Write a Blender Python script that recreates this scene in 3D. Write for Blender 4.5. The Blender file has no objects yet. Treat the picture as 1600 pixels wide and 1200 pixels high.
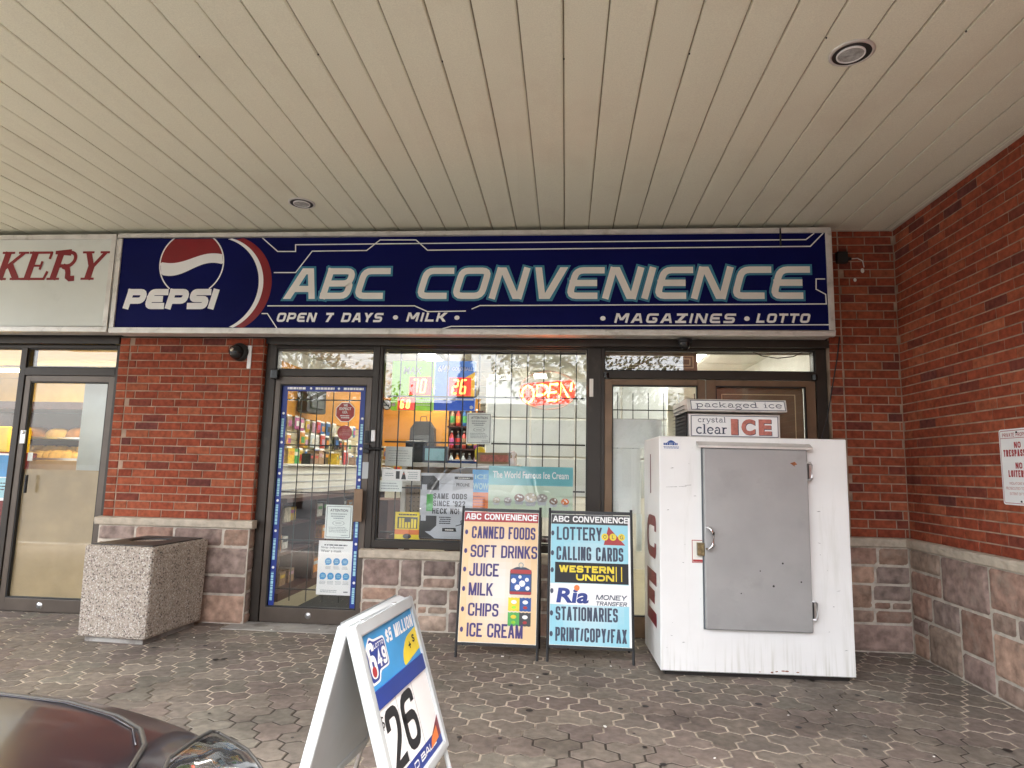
import bpy, bmesh, math, random
from mathutils import Vector, Matrix, noise
R = math.radians
random.seed(7)
scn = bpy.context.scene
col = scn.collection

# ------------------------------------------------------------------ camera
FPX, PITCH, YAW, ROLL = 1012.366, 0.1309, -0.0850, 0.0223
CAM = Vector((0.0, -5.1486, 1.2574))
_f0 = Vector((math.sin(YAW), math.cos(YAW), 0)); _r0 = Vector((math.cos(YAW), -math.sin(YAW), 0)); _u0 = Vector((0, 0, 1))
_f = _f0*math.cos(PITCH) + _u0*math.sin(PITCH); _u1 = _u0*math.cos(PITCH) - _f0*math.sin(PITCH)
_r = _r0*math.cos(ROLL) + _u1*math.sin(ROLL); _u = _u1*math.cos(ROLL) - _r0*math.sin(ROLL)
cd = bpy.data.cameras.new('camera'); cam = bpy.data.objects.new('camera', cd); col.objects.link(cam)
cd.sensor_fit = 'HORIZONTAL'; cd.sensor_width = 36; cd.lens = 36*FPX/1600
cd.clip_start = 0.05; cd.clip_end = 500
cam.matrix_world = Matrix(((_r.x, _u.x, -_f.x, CAM.x), (_r.y, _u.y, -_f.y, CAM.y), (_r.z, _u.z, -_f.z, CAM.z), (0, 0, 0, 1)))
scn.camera = cam

# ------------------------------------------------------------------ sky, sun, exposure
w = bpy.data.worlds.new('World'); scn.world = w; w.use_nodes = True
nt = w.node_tree; nt.nodes.clear()
sky = nt.nodes.new('ShaderNodeTexSky'); sky.sky_type = 'NISHITA'; sky.sun_disc = False
sky.sun_elevation = R(66); sky.sun_rotation = R(180); sky.dust_density = 4.0; sky.air_density = 1.0
hs = nt.nodes.new('ShaderNodeHueSaturation'); hs.inputs['Saturation'].default_value = 0.34
bg = nt.nodes.new('ShaderNodeBackground'); bg.inputs['Strength'].default_value = 0.15
wo = nt.nodes.new('ShaderNodeOutputWorld')
nt.links.new(sky.outputs[0], hs.inputs['Color']); nt.links.new(hs.outputs[0], bg.inputs['Color']); nt.links.new(bg.outputs[0], wo.inputs[0])
sd = bpy.data.lights.new('sun', 'SUN'); sd.energy = 1.5; sd.angle = R(30); sd.color = (1, 0.98, 0.94)
sun = bpy.data.objects.new('sun', sd); col.objects.link(sun); sun.rotation_euler = (R(24), 0, 0); sun.location = (0, -8, 12)
scn.view_settings.view_transform = 'Standard'; scn.view_settings.look = 'None'; scn.view_settings.gamma = 1
scn.view_settings.exposure = 3.1
INDOOR = .60          # strength factor of the shop's own lamps

# ------------------------------------------------------------------ helpers
def spot(u, v, Y):                       # where the sight line of a photo pixel meets the upright plane at depth Y
    d = _r*((u-800)/FPX) - _u*((v-600)/FPX) + _f
    return CAM + d*((Y-CAM.y)/d.y)
def rect(u0, v0, u1, v1, Y):             # x0, z0, x1, z1 of an upright rectangle at depth Y
    a, b, c, d = spot(u0, v0, Y), spot(u1, v0, Y), spot(u0, v1, Y), spot(u1, v1, Y)
    za, zb = (c.z+d.z)/2, (a.z+b.z)/2
    return ((a.x+c.x)/2, min(za, zb), (b.x+d.x)/2, max(za, zb))

WL = {}                                  # world location of every parent
def thing(name, label, cat, loc=(0, 0, 0), group=None):
    o = bpy.data.objects.new(name, None); col.objects.link(o); o.location = loc; o.empty_display_size = .1
    WL[o] = Vector(loc); tag(o, label, cat, group); return o
def tag(o, label, cat, group=None):
    o['label'] = label; o['category'] = cat
    if group: o['group'] = group
    return o
def struct(o, kind='structure'):
    o['kind'] = kind; return o

class PL:                                # a plane frame: a along ex, b along ey, c along the normal
    def __init__(s, o, ex, ey):
        s.o = Vector(o); s.ex = Vector(ex).normalized(); s.ey = Vector(ey).normalized(); s.n = s.ex.cross(s.ey).normalized()
    def __call__(s, a, b, c=0): return s.o + s.ex*a + s.ey*b + s.n*c
def front(Y): return PL((0, Y, 0), (1, 0, 0), (0, 0, 1))      # facing the street (normal -Y)

_tc = {}
def glyphs(body, bold=0.0, space=1.0):
    k = (body, bold, space)
    if k not in _tc:
        c = bpy.data.curves.new('t', 'FONT'); c.body = body; c.size = 1; c.offset = bold; c.space_character = space
        c.resolution_u = 4; c.dimensions = '2D'; c.fill_mode = 'FRONT'
        o = bpy.data.objects.new('t', c); col.objects.link(o)
        dg = bpy.context.evaluated_depsgraph_get(); e = o.evaluated_get(dg); m = e.to_mesh()
        vs = [(v.co.x, v.co.y) for v in m.vertices]; fs = [tuple(p.vertices) for p in m.polygons]
        e.to_mesh_clear(); bpy.data.objects.remove(o); bpy.data.curves.remove(c)
        x0 = min(v[0] for v in vs); x1 = max(v[0] for v in vs); y0 = min(v[1] for v in vs); y1 = max(v[1] for v in vs)
        _tc[k] = ([((v[0]-x0)/(x1-x0), (v[1]-y0)/(y1-y0)) for v in vs], fs)
    return _tc[k]

class MB:                                # a mesh builder
    def __init__(s): s.v = []; s.f = []; s.m = []; s.c = []; s.mi = 0; s.cc = (1, 1, 1, 1)
    def add(s, vs, fs):
        n = len(s.v); s.v += [Vector(v) for v in vs]
        for f in fs: s.f.append(tuple(n+i for i in f)); s.m.append(s.mi); s.c.append(s.cc)
    def box(s, a, b):
        x0, y0, z0 = a; x1, y1, z1 = b
        s.add([(x0,y0,z0),(x1,y0,z0),(x1,y1,z0),(x0,y1,z0),(x0,y0,z1),(x1,y0,z1),(x1,y1,z1),(x0,y1,z1)],
              [(0,3,2,1),(4,5,6,7),(0,1,5,4),(1,2,6,5),(2,3,7,6),(3,0,4,7)])
    def pbox(s, P, a0, b0, a1, b1, c0, c1, ch=0):       # box in a plane frame; ch chamfers the front rim
        if ch:
            q = [P(a0,b0,c0),P(a1,b0,c0),P(a1,b1,c0),P(a0,b1,c0),P(a0,b0,c1-ch),P(a1,b0,c1-ch),P(a1,b1,c1-ch),P(a0,b1,c1-ch),
                 P(a0+ch,b0+ch,c1),P(a1-ch,b0+ch,c1),P(a1-ch,b1-ch,c1),P(a0+ch,b1-ch,c1)]
            s.add(q, [(0,3,2,1),(8,9,10,11),(0,1,5,4),(1,2,6,5),(2,3,7,6),(3,0,4,7),(4,5,9,8),(5,6,10,9),(6,7,11,10),(7,4,8,11)])
        else:
            q = [P(a0,b0,c0),P(a1,b0,c0),P(a1,b1,c0),P(a0,b1,c0),P(a0,b0,c1),P(a1,b0,c1),P(a1,b1,c1),P(a0,b1,c1)]
            s.add(q, [(0,3,2,1),(4,5,6,7),(0,1,5,4),(1,2,6,5),(2,3,7,6),(3,0,4,7)])
    def quad(s, P, a0, b0, a1, b1, c=0): s.add([P(a0,b0,c),P(a1,b0,c),P(a1,b1,c),P(a0,b1,c)], [(0,1,2,3)])
    def poly(s, P, pts, c=0): s.add([P(a,b,c) for a, b in pts], [tuple(range(len(pts)))])
    def prism(s, P, pts, c0, c1):
        n = len(pts); s.add([P(a,b,c0) for a,b in pts]+[P(a,b,c1) for a,b in pts],
            [tuple(reversed(range(n))), tuple(range(n, 2*n))]+[(i,(i+1)%n,n+(i+1)%n,n+i) for i in range(n)])
    def disc(s, P, a, b, r, c=0, n=28, ry=None):
        ry = ry or r; s.poly(P, [(a+r*math.cos(2*math.pi*i/n), b+ry*math.sin(2*math.pi*i/n)) for i in range(n)], c)
    def ring(s, P, a, b, r0, r1, c=0, n=32, ky=1, t0=0, t1=360):
        k = [R(t0+(t1-t0)*i/n) for i in range(n+1)]
        s.add([P(a+r0*math.cos(t), b+ky*r0*math.sin(t), c) for t in k]+[P(a+r1*math.cos(t), b+ky*r1*math.sin(t), c) for t in k],
              [(i, n+1+i, n+2+i, i+1) for i in range(n)])
    def text(s, P, body, a0, b0, a1, b1, c=0.001, bold=0.0, shear=0.0, space=1.0):
        vs, fs = glyphs(body, bold, space); h = b1-b0
        s.add([P(a0+x*(a1-a0-shear*h)+shear*y*h, b0+y*h, c) for x, y in vs], fs)
    def lines(s, P, a0, b0, a1, b1, n, c=0.001, th=0.5, seed=1):       # rows of fine print too small to read
        rr = random.Random(seed); st = (b1-b0)/n
        for i in range(n):
            y = b1-(i+.5)*st; x = a0+(a1-a0)*rr.uniform(0, .12); xe = a1-(a1-a0)*rr.uniform(0, .15)
            while x < xe:
                l = min(xe-x, (a1-a0)*rr.uniform(.05, .16)); s.quad(P, x, y-st*th/2, x+l, y+st*th/2, c); x += l+(a1-a0)*.02
    def stroke(s, P, pts, t, c=0.001, closed=False):                   # flat band along a polyline with mitred joints
        p = [Vector((a, b)) for a, b in pts]; n = len(p); L = []; Rr = []
        for i in range(n):
            pr = p[i-1] if (i or closed) else None; nx = p[(i+1) % n] if (i < n-1 or closed) else None
            d0 = (p[i]-pr).normalized() if pr is not None else None; d1 = (nx-p[i]).normalized() if nx is not None else None
            if d0 is None: d0 = d1
            if d1 is None: d1 = d0
            n0 = Vector((-d0.y, d0.x)); n1 = Vector((-d1.y, d1.x)); m = (n0+n1)
            if m.length < 1e-4: m = n0.copy()
            m.normalize(); k = min(1.9, 1/max(.35, m.dot(n1))); L.append(p[i]+m*(t/2*k)); Rr.append(p[i]-m*(t/2*k))
        q = n if closed else n-1
        s.add([P(v.x, v.y, c) for v in L]+[P(v.x, v.y, c) for v in Rr], [(n+i, n+(i+1)%n, (i+1)%n, i) for i in range(q)])
    def tube(s, pts, r, n=8, closed=False):
        p = [Vector(q) for q in pts]; m = len(p); rings = []
        for i in range(m):
            a = p[i-1] if (i or closed) else p[i]; b = p[(i+1)%m] if (i < m-1 or closed) else p[i]
            t = (b-a).normalized(); x = t.cross(Vector((0,0,1)))
            if x.length < .05: x = t.cross(Vector((1,0,0)))
            x.normalize(); y = t.cross(x); rr = r[i] if isinstance(r, (list, tuple)) else r
            rings.append([p[i]+(x*math.cos(2*math.pi*k/n)+y*math.sin(2*math.pi*k/n))*rr for k in range(n)])
        fs = []
        for i in range(m if closed else m-1):
            j = (i+1) % m
            for k in range(n): fs.append((i*n+k, j*n+k, j*n+(k+1)%n, i*n+(k+1)%n))
        if not closed: fs += [tuple(range(n)), tuple(reversed(range((m-1)*n, m*n)))]
        s.add([v for q in rings for v in q], fs)
    def lathe(s, P, prof, n=24):                                       # prof: (radius, c) pairs turned about the frame's normal
        m = len(prof)
        s.add([P(r*math.cos(2*math.pi*k/n), r*math.sin(2*math.pi*k/n), c) for r, c in prof for k in range(n)],
              [(i*n+k, i*n+(k+1)%n, (i+1)*n+(k+1)%n, (i+1)*n+k) for i in range(m-1) for k in range(n)])
    def build(s, name, mats, parent=None, origin=None, bevel=0, smooth=False, fix=True):
        off = WL[parent] if parent is not None else Vector(origin or (0, 0, 0))
        me = bpy.data.meshes.new(name); me.from_pydata([v-off for v in s.v], [], s.f)
        if not isinstance(mats, (list, tuple)): mats = [mats]
        for m in mats: me.materials.append(m)
        me.polygons.foreach_set('material_index', s.m)
        at = me.attributes.new('Col', 'FLOAT_COLOR', 'FACE'); at.data.foreach_set('color', [x for c in s.c for x in c])
        if bevel or fix:
            bm = bmesh.new(); bm.from_mesh(me)
            if bevel:
                bmesh.ops.remove_doubles(bm, verts=bm.verts, dist=1e-5)
                ed = [e for e in bm.edges if len(e.link_faces) == 2 and e.calc_face_angle(0) > .6]
                bmesh.ops.bevel(bm, geom=ed, offset=bevel, segments=2, profile=.5, affect='EDGES', clamp_overlap=True)
            bm.to_mesh(me); bm.free()
        if smooth:
            for p in me.polygons: p.use_smooth = True
        o = bpy.data.objects.new(name, me); col.objects.link(o)
        if parent is not None: o.parent = parent; WL[o] = off.copy()
        else: o.location = off; WL[o] = off.copy()
        me.update(); return o

def rounded(pts, r, closed=False, n=4, only=None):                                # fillet the corners of a 2D polyline
    out = []; m = len(pts)
    for i in range(m):
        if (not closed and i in (0, m-1)) or (only and not only(i)): out.append(pts[i]); continue
        p = Vector(pts[i]); a = Vector(pts[i-1])-p; b = Vector(pts[(i+1)%m])-p
        k = min(r, a.length*.48, b.length*.48); a = p+a.normalized()*k; b = p+b.normalized()*k
        for j in range(n+1):
            t = j/n; q = a*(1-t)**2+p*2*t*(1-t)+b*t*t; out.append((q.x, q.y))
    return out

# ------------------------------------------------------------------ materials
def nd(t, ty, **kw):
    n = t.nodes.new(ty)
    for k, v in kw.items():
        if k in n.inputs: n.inputs[k].default_value = v
        else: setattr(n, k, v)
    return n
def mat(name, c, rough=.5, metal=0, var=.12, scale=6, bump=0, bscale=60, spec=.5, coat=0, grime=None, gscale=3, glo=.5, ghi=.62, attr=False, streak=False, emit=0):
    m = bpy.data.materials.new(name); m.use_nodes = True; t = m.node_tree; b = t.nodes['Principled BSDF']
    b.inputs['Roughness'].default_value = rough; b.inputs['Metallic'].default_value = metal
    b.inputs['Specular IOR Level'].default_value = spec; b.inputs['Coat Weight'].default_value = coat; b.inputs['Coat Roughness'].default_value = .06
    tc = nd(t, 'ShaderNodeTexCoord'); g = nd(t, 'ShaderNodeNewGeometry')
    n1 = nd(t, 'ShaderNodeTexNoise', Scale=scale, Detail=6); t.links.new(g.outputs['Position'], n1.inputs['Vector'])
    mr = nd(t, 'ShaderNodeMapRange'); mr.inputs[1].default_value = .3; mr.inputs[2].default_value = .7; mr.inputs[3].default_value = 1-var; mr.inputs[4].default_value = 1+var
    t.links.new(n1.outputs['Fac'], mr.inputs[0])
    mx = nd(t, 'ShaderNodeMix', data_type='RGBA', blend_type='MULTIPLY'); mx.inputs['Factor'].default_value = 1
    if attr:
        at = nd(t, 'ShaderNodeAttribute', attribute_name='Col'); t.links.new(at.outputs['Color'], mx.inputs['A'])
    else: mx.inputs['A'].default_value = (*c, 1)
    t.links.new(mr.outputs[0], mx.inputs['B']); out = mx.outputs['Result']
    if grime:
        n2 = nd(t, 'ShaderNodeTexNoise', Scale=gscale, Detail=8, Roughness=.65)
        if streak:
            mp = nd(t, 'ShaderNodeMapping'); mp.inputs['Scale'].default_value = (6, 6, .5); t.links.new(g.outputs['Position'], mp.inputs['Vector']); t.links.new(mp.outputs[0], n2.inputs['Vector'])
        else: t.links.new(g.outputs['Position'], n2.inputs['Vector'])
        r2 = nd(t, 'ShaderNodeMapRange'); r2.inputs[1].default_value = glo; r2.inputs[2].default_value = ghi; t.links.new(n2.outputs['Fac'], r2.inputs[0])
        m2 = nd(t, 'ShaderNodeMix', data_type='RGBA'); t.links.new(r2.outputs[0], m2.inputs['Factor']); t.links.new(out, m2.inputs['A'])
        m2.inputs['B'].default_value = (*grime, 1); out = m2.outputs['Result']
    t.links.new(out, b.inputs['Base Color'])
    if bump:
        n3 = nd(t, 'ShaderNodeTexNoise', Scale=bscale, Detail=4); t.links.new(g.outputs['Position'], n3.inputs['Vector'])
        bp = nd(t, 'ShaderNodeBump', Strength=bump, Distance=.004); t.links.new(n3.outputs['Fac'], bp.inputs['Height']); t.links.new(bp.outputs[0], b.inputs['Normal'])
    if emit: b.inputs['Emission Color'].default_value = (*c, 1); b.inputs['Emission Strength'].default_value = emit
    return m
def glow(name, c, s):
    m = bpy.data.materials.new(name); m.use_nodes = True; t = m.node_tree; t.nodes.clear()
    e = nd(t, 'ShaderNodeEmission', Strength=s); e.inputs['Color'].default_value = (*c, 1); o = nd(t, 'ShaderNodeOutputMaterial'); t.links.new(e.outputs[0], o.inputs[0]); return m
def glassmat(name, tint=(.99, .995, .99), ior=1.45, rough=0.0):
    m = bpy.data.materials.new(name); m.use_nodes = True; t = m.node_tree; t.nodes.clear()
    lw = nd(t, 'ShaderNodeLayerWeight'); pw = nd(t, 'ShaderNodeMath', operation='POWER'); pw.inputs[1].default_value = 5; t.links.new(lw.outputs['Facing'], pw.inputs[0])
    f0 = ((ior-1)/(ior+1))**2; fr = nd(t, 'ShaderNodeMapRange'); fr.inputs[3].default_value = f0; fr.inputs[4].default_value = 1; t.links.new(pw.outputs[0], fr.inputs[0]); tr = nd(t, 'ShaderNodeBsdfTransparent'); tr.inputs[0].default_value = (*tint, 1)
    gl = nd(t, 'ShaderNodeBsdfGlossy', Roughness=rough); mx = nd(t, 'ShaderNodeMixShader'); o = nd(t, 'ShaderNodeOutputMaterial')
    t.links.new(fr.outputs[0], mx.inputs[0]); t.links.new(tr.outputs[0], mx.inputs[1]); t.links.new(gl.outputs[0], mx.inputs[2]); t.links.new(mx.outputs[0], o.inputs[0]); return m
def s2l(r, g, b): return tuple(((x/255+.055)/1.055)**2.4 if x > 10 else x/255/12.92 for x in (r, g, b))

M = dict(
 brick=mat('brick', (1,1,1), .85, attr=True, var=.30, scale=26, bump=.5, bscale=140, spec=.2, grime=(.26,.13,.09), gscale=9, glo=.62, ghi=.95),
 mortar=mat('mortar', (.38,.27,.20), .95, var=.35, scale=9, bump=.5, bscale=220, spec=.1),
 stone=mat('stone', (1,1,1), .9, attr=True, var=.38, scale=16, bump=.9, bscale=55, spec=.2, grime=(.32,.25,.20), gscale=11, glo=.52, ghi=.8),
 stone_mortar=mat('stone_mortar', (.50,.445,.375), .95, var=.2, scale=20, bump=.5, bscale=160, spec=.1),
 ledge=mat('ledge_stone', (.50,.43,.34), .85, var=.16, scale=18, bump=.5, bscale=60, spec=.2, grime=(.28,.23,.18), gscale=7, glo=.55, ghi=.85),
 soffit=mat('soffit_vinyl', (.745,.74,.605), .6, var=.07, scale=170, bump=.16, bscale=240, spec=.3, grime=(.64,.60,.48), gscale=1.4, glo=.52, ghi=.95),
 groove=mat('soffit_groove', (.30,.26,.19), .8, var=.2),
 trim=mat('soffit_trim', (.60,.57,.48), .5, var=.06),
 bronze=mat('bronze_aluminium', (.036,.028,.022), .42, .3, var=.16, scale=5, grime=(.075,.062,.052), gscale=6, glo=.58, ghi=.9),
 bronze2=mat('bronze_door', (.105,.083,.067), .36, .35, var=.14, scale=5, grime=(.09,.07,.055), gscale=7, glo=.55, ghi=.85),
 copper=mat('brown_aluminium', (.20,.125,.075), .4, .35, var=.14, scale=5, grime=(.11,.075,.05), gscale=6, glo=.55, ghi=.85),
 dark=mat('dark_recess', (.018,.014,.012), .6, var=.2),
 gasket=mat('gasket', (.012,.011,.010), .5, var=.1),
 glass=glassmat('window_glass', ior=1.66), 
 black=mat('black_metal', (.018,.018,.019), .42, .2, var=.2),
 blackpl=mat('black_plastic', (.012,.012,.013), .25, var=.1),
 alu=mat('sign_aluminium', (.68,.66,.62), .38, .3, var=.12, scale=9, grime=(.33,.30,.26), gscale=8, glo=.56, ghi=.8),
 steel=mat('steel', (.55,.55,.55), .28, .9, var=.12),
 chrome=mat('chrome', (.85,.85,.85), .08, 1, var=.05),
 navy=mat('sign_navy', (.0020,.0040,.072), .6, var=.12, scale=2, spec=.12),
 white=mat('white_vinyl', (.85,.85,.84), .4, var=.05, scale=4),
 cream=mat('cream_vinyl', (.84,.82,.76), .4, var=.05, scale=4),
 teal=mat('teal_vinyl', (.035,.21,.32), .4, var=.1),
 red=mat('red_vinyl', (.22,.005,.010), .4, var=.1),
 dkred=mat('dark_red_vinyl', (.17,.008,.018), .4, var=.15, scale=12),
 bakface=mat('sign_face_white', (.66,.69,.64), .35, var=.05, scale=2, grime=(.46,.47,.42), gscale=2.2, glo=.55, ghi=.95),
 paper=mat('paper', (.82,.83,.81), .7, var=.04, scale=5), papergr=mat('green_white_paper', (.76,.81,.78), .7, var=.04),
 ink=mat('grey_ink', (.11,.12,.13), .6, var=.1), inkl=mat('light_ink', (.33,.37,.38), .6, var=.1), inkb=mat('black_ink', (.015,.015,.017), .6, var=.1),
 blue=mat('blue_print', (.014,.075,.30), .4, var=.15), sky=mat('sky_blue_print', (.05,.30,.62), .45, var=.12), dblue=mat('deep_blue_print', (.012,.035,.24), .4, var=.1),
 ltblue=mat('pale_blue_print', (.36,.64,.72), .5, var=.1, scale=10), peach=mat('peach_print', (.80,.58,.36), .5, var=.12, scale=4), pale=mat('pale_print', (.76,.70,.62), .5, var=.06, scale=3),
 purple=mat('purple_ink', (.055,.035,.16), .5, var=.1), slate=mat('slate_ink', (.045,.06,.10), .5, var=.1),
 yellow=mat('yellow_print', (.80,.62,.03), .45, var=.12), orange=mat('orange_print', (.75,.20,.04), .45, var=.12), green=mat('green_print', (.08,.40,.08), .45, var=.12),
 lime=mat('lime_print', (.20,.42,.02), .35, var=.35, scale=14, emit=.10), skylit=mat('lit_blue_print', (.07,.16,.42), .35, var=.25, scale=12, emit=.12), bluelit=mat('lit_deep_blue_print', (.012,.06,.34), .35, var=.2, emit=.10),
 yellit=mat('lit_yellow_print', (.60,.36,.05), .35, var=.3, scale=14, emit=.12),
 redstk=mat('red_sticker', (.38,.022,.025), .4, var=.1), greypr=mat('grey_print', (.50,.52,.56), .5, var=.05), charcoal=mat('charcoal_print', (.05,.05,.052), .5, var=.1),
 icewhite=mat('freezer_white_paint', (.86,.86,.84), .38, var=.04, scale=3, bump=.05, bscale=9, grime=(.60,.60,.54), gscale=1.6, glo=.56, ghi=.88, streak=True, coat=.15),
 icegrey=mat('freezer_door_grey', (.385,.385,.38), .40, .25, var=.08, scale=4, bump=.5, bscale=11, grime=(.32,.32,.315), gscale=5, glo=.55, ghi=.8),
 rust=mat('rust', (.28,.10,.04), .9, var=.4, scale=60), dirt=mat('dirt', (.22,.22,.20), .9, var=.4, scale=40), scuff=mat('scuff_mark', (.36,.36,.34), .9, var=.4, scale=60),
 pink=mat('faded_red_print', (.50,.17,.13), .5, var=.25, scale=40), 
 plastic=mat('grey_white_plastic', (.43,.455,.46), .45, var=.06, scale=5, grime=(.42,.43,.42), gscale=6, glo=.55, ghi=.9),
 board=mat('white_board', (.80,.81,.80), .5, var=.05),
)
# pebble-dash concrete: voronoi pebbles
def pebbles():
    m = mat('pebble_concrete', (.4,.36,.32), .85, var=.1, scale=5, spec=.25); t = m.node_tree; b = t.nodes['Principled BSDF']
    g = nd(t, 'ShaderNodeNewGeometry'); v = nd(t, 'ShaderNodeTexVoronoi', Scale=95); t.links.new(g.outputs['Position'], v.inputs['Vector'])
    s = nd(t, 'ShaderNodeSeparateColor'); t.links.new(v.outputs['Color'], s.inputs[0])
    cr = nd(t, 'ShaderNodeValToRGB'); t.links.new(s.outputs[0], cr.inputs[0]); e = cr.color_ramp; e.interpolation = 'CONSTANT'
    for i, (p, c) in enumerate([(0,(.17,.13,.11)),(.2,(.60,.53,.45)),(.42,(.42,.35,.285)),(.6,(.72,.68,.62)),(.78,(.50,.41,.34)),(.9,(.07,.06,.055))]):
        k = e.elements[i] if i < 2 else e.elements.new(p); k.position = p; k.color = (*c, 1)
    r = nd(t, 'ShaderNodeMapRange'); r.inputs[1].default_value = .25; r.inputs[2].default_value = .65; t.links.new(v.outputs['Distance'], r.inputs[0])
    mx = nd(t, 'ShaderNodeMix', data_type='RGBA'); mx.inputs['B'].default_value = (.43,.37,.31,1); t.links.new(r.outputs[0], mx.inputs['Factor']); t.links.new(cr.outputs[0], mx.inputs['A'])
    t.links.new(mx.outputs['Result'], b.inputs['Base Color'])
    bp = nd(t, 'ShaderNodeBump', Strength=1.0, Distance=.010); bp.invert = True; t.links.new(v.outputs['Distance'], bp.inputs['Height']); t.links.new(bp.outputs[0], b.inputs['Normal'])
    return m
M['pebble'] = pebbles()
M['paver'] = mat('paver', (1,1,1), .82, attr=True, var=.24, scale=22, bump=.6, bscale=190, spec=.25, grime=(.060,.051,.043), gscale=1.7, glo=.50, ghi=.82)
M['joint'] = mat('joint_sand', (.56,.48,.38), .95, var=.25, scale=40, spec=.05, grime=(.065,.056,.048), gscale=.9, glo=.52, ghi=.60)
def washed_joint():                      # the sand is washed out of the joints towards the kerb
    t = M['joint'].node_tree; g = nd(t, 'ShaderNodeNewGeometry'); s = nd(t, 'ShaderNodeSeparateXYZ'); t.links.new(g.outputs['Position'], s.inputs[0])
    m = nd(t, 'ShaderNodeMapRange'); m.inputs[1].default_value = -1.15; m.inputs[2].default_value = -2.0; m.inputs[3].default_value = 0; m.inputs[4].default_value = .13; t.links.new(s.outputs['Y'], m.inputs[0])
    r = [n for n in t.nodes if n.type == 'MAP_RANGE' and abs(n.inputs[1].default_value-.52) < 1e-4][0]; src = r.inputs[0].links[0].from_socket
    a = nd(t, 'ShaderNodeMath', operation='ADD'); t.links.new(src, a.inputs[0]); t.links.new(m.outputs[0], a.inputs[1]); t.links.new(a.outputs[0], r.inputs[0])
washed_joint()
M['asphalt'] = mat('asphalt', (.045,.045,.045), .9, var=.3, scale=40, bump=.6, bscale=120)
M['concrete'] = mat('concrete', (.36,.34,.31), .9, var=.15, scale=8, bump=.3, grime=(.2,.18,.16), gscale=4)
M['wallpaint'] = mat('grey_cladding', (.30,.30,.30), .8)

KERB = -4.15
# ------------------------------------------------------------------ ground
b = MB(); b.add([(-150,-160,-.13),(150,-160,-.13),(150,60,-.13),(-150,60,-.13)], [(0,1,2,3)]); struct(b.build('parking_lot', M['asphalt']))
b = MB(); b.add([(-14,KERB+.15,-.0032),(8,KERB+.15,-.0032),(8,.3,-.0032),(-14,.3,-.0032)], [(0,1,2,3)]); struct(b.build('paving_bed', M['joint']))
b = MB(); b.box((-14,KERB,-.4),(8,KERB+.15,.002)); struct(b.build('kerb', M['concrete'], bevel=.012))
def poly_inset(p, d):
    n = len(p); out = []
    for i in range(n):
        a, q, c = Vector(p[i-1]), Vector(p[i]), Vector(p[(i+1)%n]); d0 = (q-a).normalized(); d1 = (c-q).normalized()
        n0 = Vector((-d0.y,d0.x)); n1 = Vector((-d1.y,d1.x)); m = n0+n1; m.normalize(); out.append(tuple(q+m*(d/max(.5,m.dot(n1)))))
    return out
def pavers():
    b = MB(); rr = random.Random(3); W = .112; H = W*.8660; rad = W/math.sqrt(3)
    pal = [(.200,.170,.138),(.215,.183,.150),(.190,.163,.136),(.212,.172,.145),(.198,.178,.145),(.225,.194,.158),(.204,.165,.142),(.186,.160,.134)]
    def hexc(cx, cy): return [(cx+rad*math.cos(R(30+60*k)), cy+rad*math.sin(R(30+60*k))) for k in range(6)]
    def tri(cs):
        E = {}
        key = lambda p: (round(p[0]*5000), round(p[1]*5000))
        for c in cs:
            h = hexc(*c)
            for k in range(6): E[(key(h[k]), key(h[(k+1)%6]))] = (h[k], h[(k+1)%6])
        near = lambda k: k
        keep = {}
        for (a, c), v in E.items():
            if not any((x, y) in E for x in [(c[0]+i, c[1]+j) for i in (-1,0,1) for j in (-1,0,1)] for y in [(a[0]+i, a[1]+j) for i in (-1,0,1) for j in (-1,0,1)]): keep[a] = (c, v)
        st = next(iter(keep)); out = []; k = st
        for _ in range(20):
            f = keep.get(k) or next((keep[(k[0]+i,k[1]+j)] for i in (-1,0,1) for j in (-1,0,1) if (k[0]+i,k[1]+j) in keep), None)
            if f is None: break
            out.append(f[1][0]); k = f[0]
            if abs(k[0]-st[0]) < 2 and abs(k[1]-st[1]) < 2: break
        return out
    A0 = tri([(0,0),(W,0),(W/2,-H)]); B0 = tri([(2*W,0),(1.5*W,-H),(2.5*W,-H)])
    for s in range(int((KERB-.2)/(2*H))-1, 3):
        y0 = s*2*H; sh = W*(s % 3) + .03
        for i in range(-24, 9):
            for shp in (A0, B0):
                pts = [(x+i*3*W+sh, y+y0) for x, y in shp]
                cy = sum(p[1] for p in pts)/len(pts); cx = sum(p[0] for p in pts)/len(pts)
                if cy < KERB+.2 or cy > .25 or cx > 2.75 or cx < -8: continue
                a = rr.uniform(-.012,.012); pts = [(cx+(x-cx)*math.cos(a)-(y-cy)*math.sin(a), cy+(x-cx)*math.sin(a)+(y-cy)*math.cos(a)) for x, y in pts]
                o = poly_inset(pts, .0046+rr.uniform(0,.0016)); q = poly_inset(o, .0035); h = rr.uniform(-.0007,.0007); tx, ty = rr.uniform(-.005,.005), rr.uniform(-.005,.005)
                z = lambda p: h+(p[0]-cx)*tx+(p[1]-cy)*ty
                c = rr.choice(pal); k = rr.uniform(.88,1.12); b.cc = (c[0]*k, c[1]*k, c[2]*k, 1); n = len(o)
                b.add([(x,y,z((x,y))) for x,y in q]+[(x,y,z((x,y))-.0014) for x,y in o]+[(x,y,-.025) for x,y in o],
                      [tuple(range(n))]+[(n+i2, n+(i2+1)%n, (i2+1)%n, i2) for i2 in range(n)]+[(2*n+i2, 2*n+(i2+1)%n, n+(i2+1)%n, n+i2) for i2 in range(n)])
    struct(b.build('pavement', M['paver']))
pavers()
b = MB(); b.box((-2.62,-.20,-.02),(-1.45,.06,.004)); struct(b.build('door_threshold', M['concrete'], bevel=.004))

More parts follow.
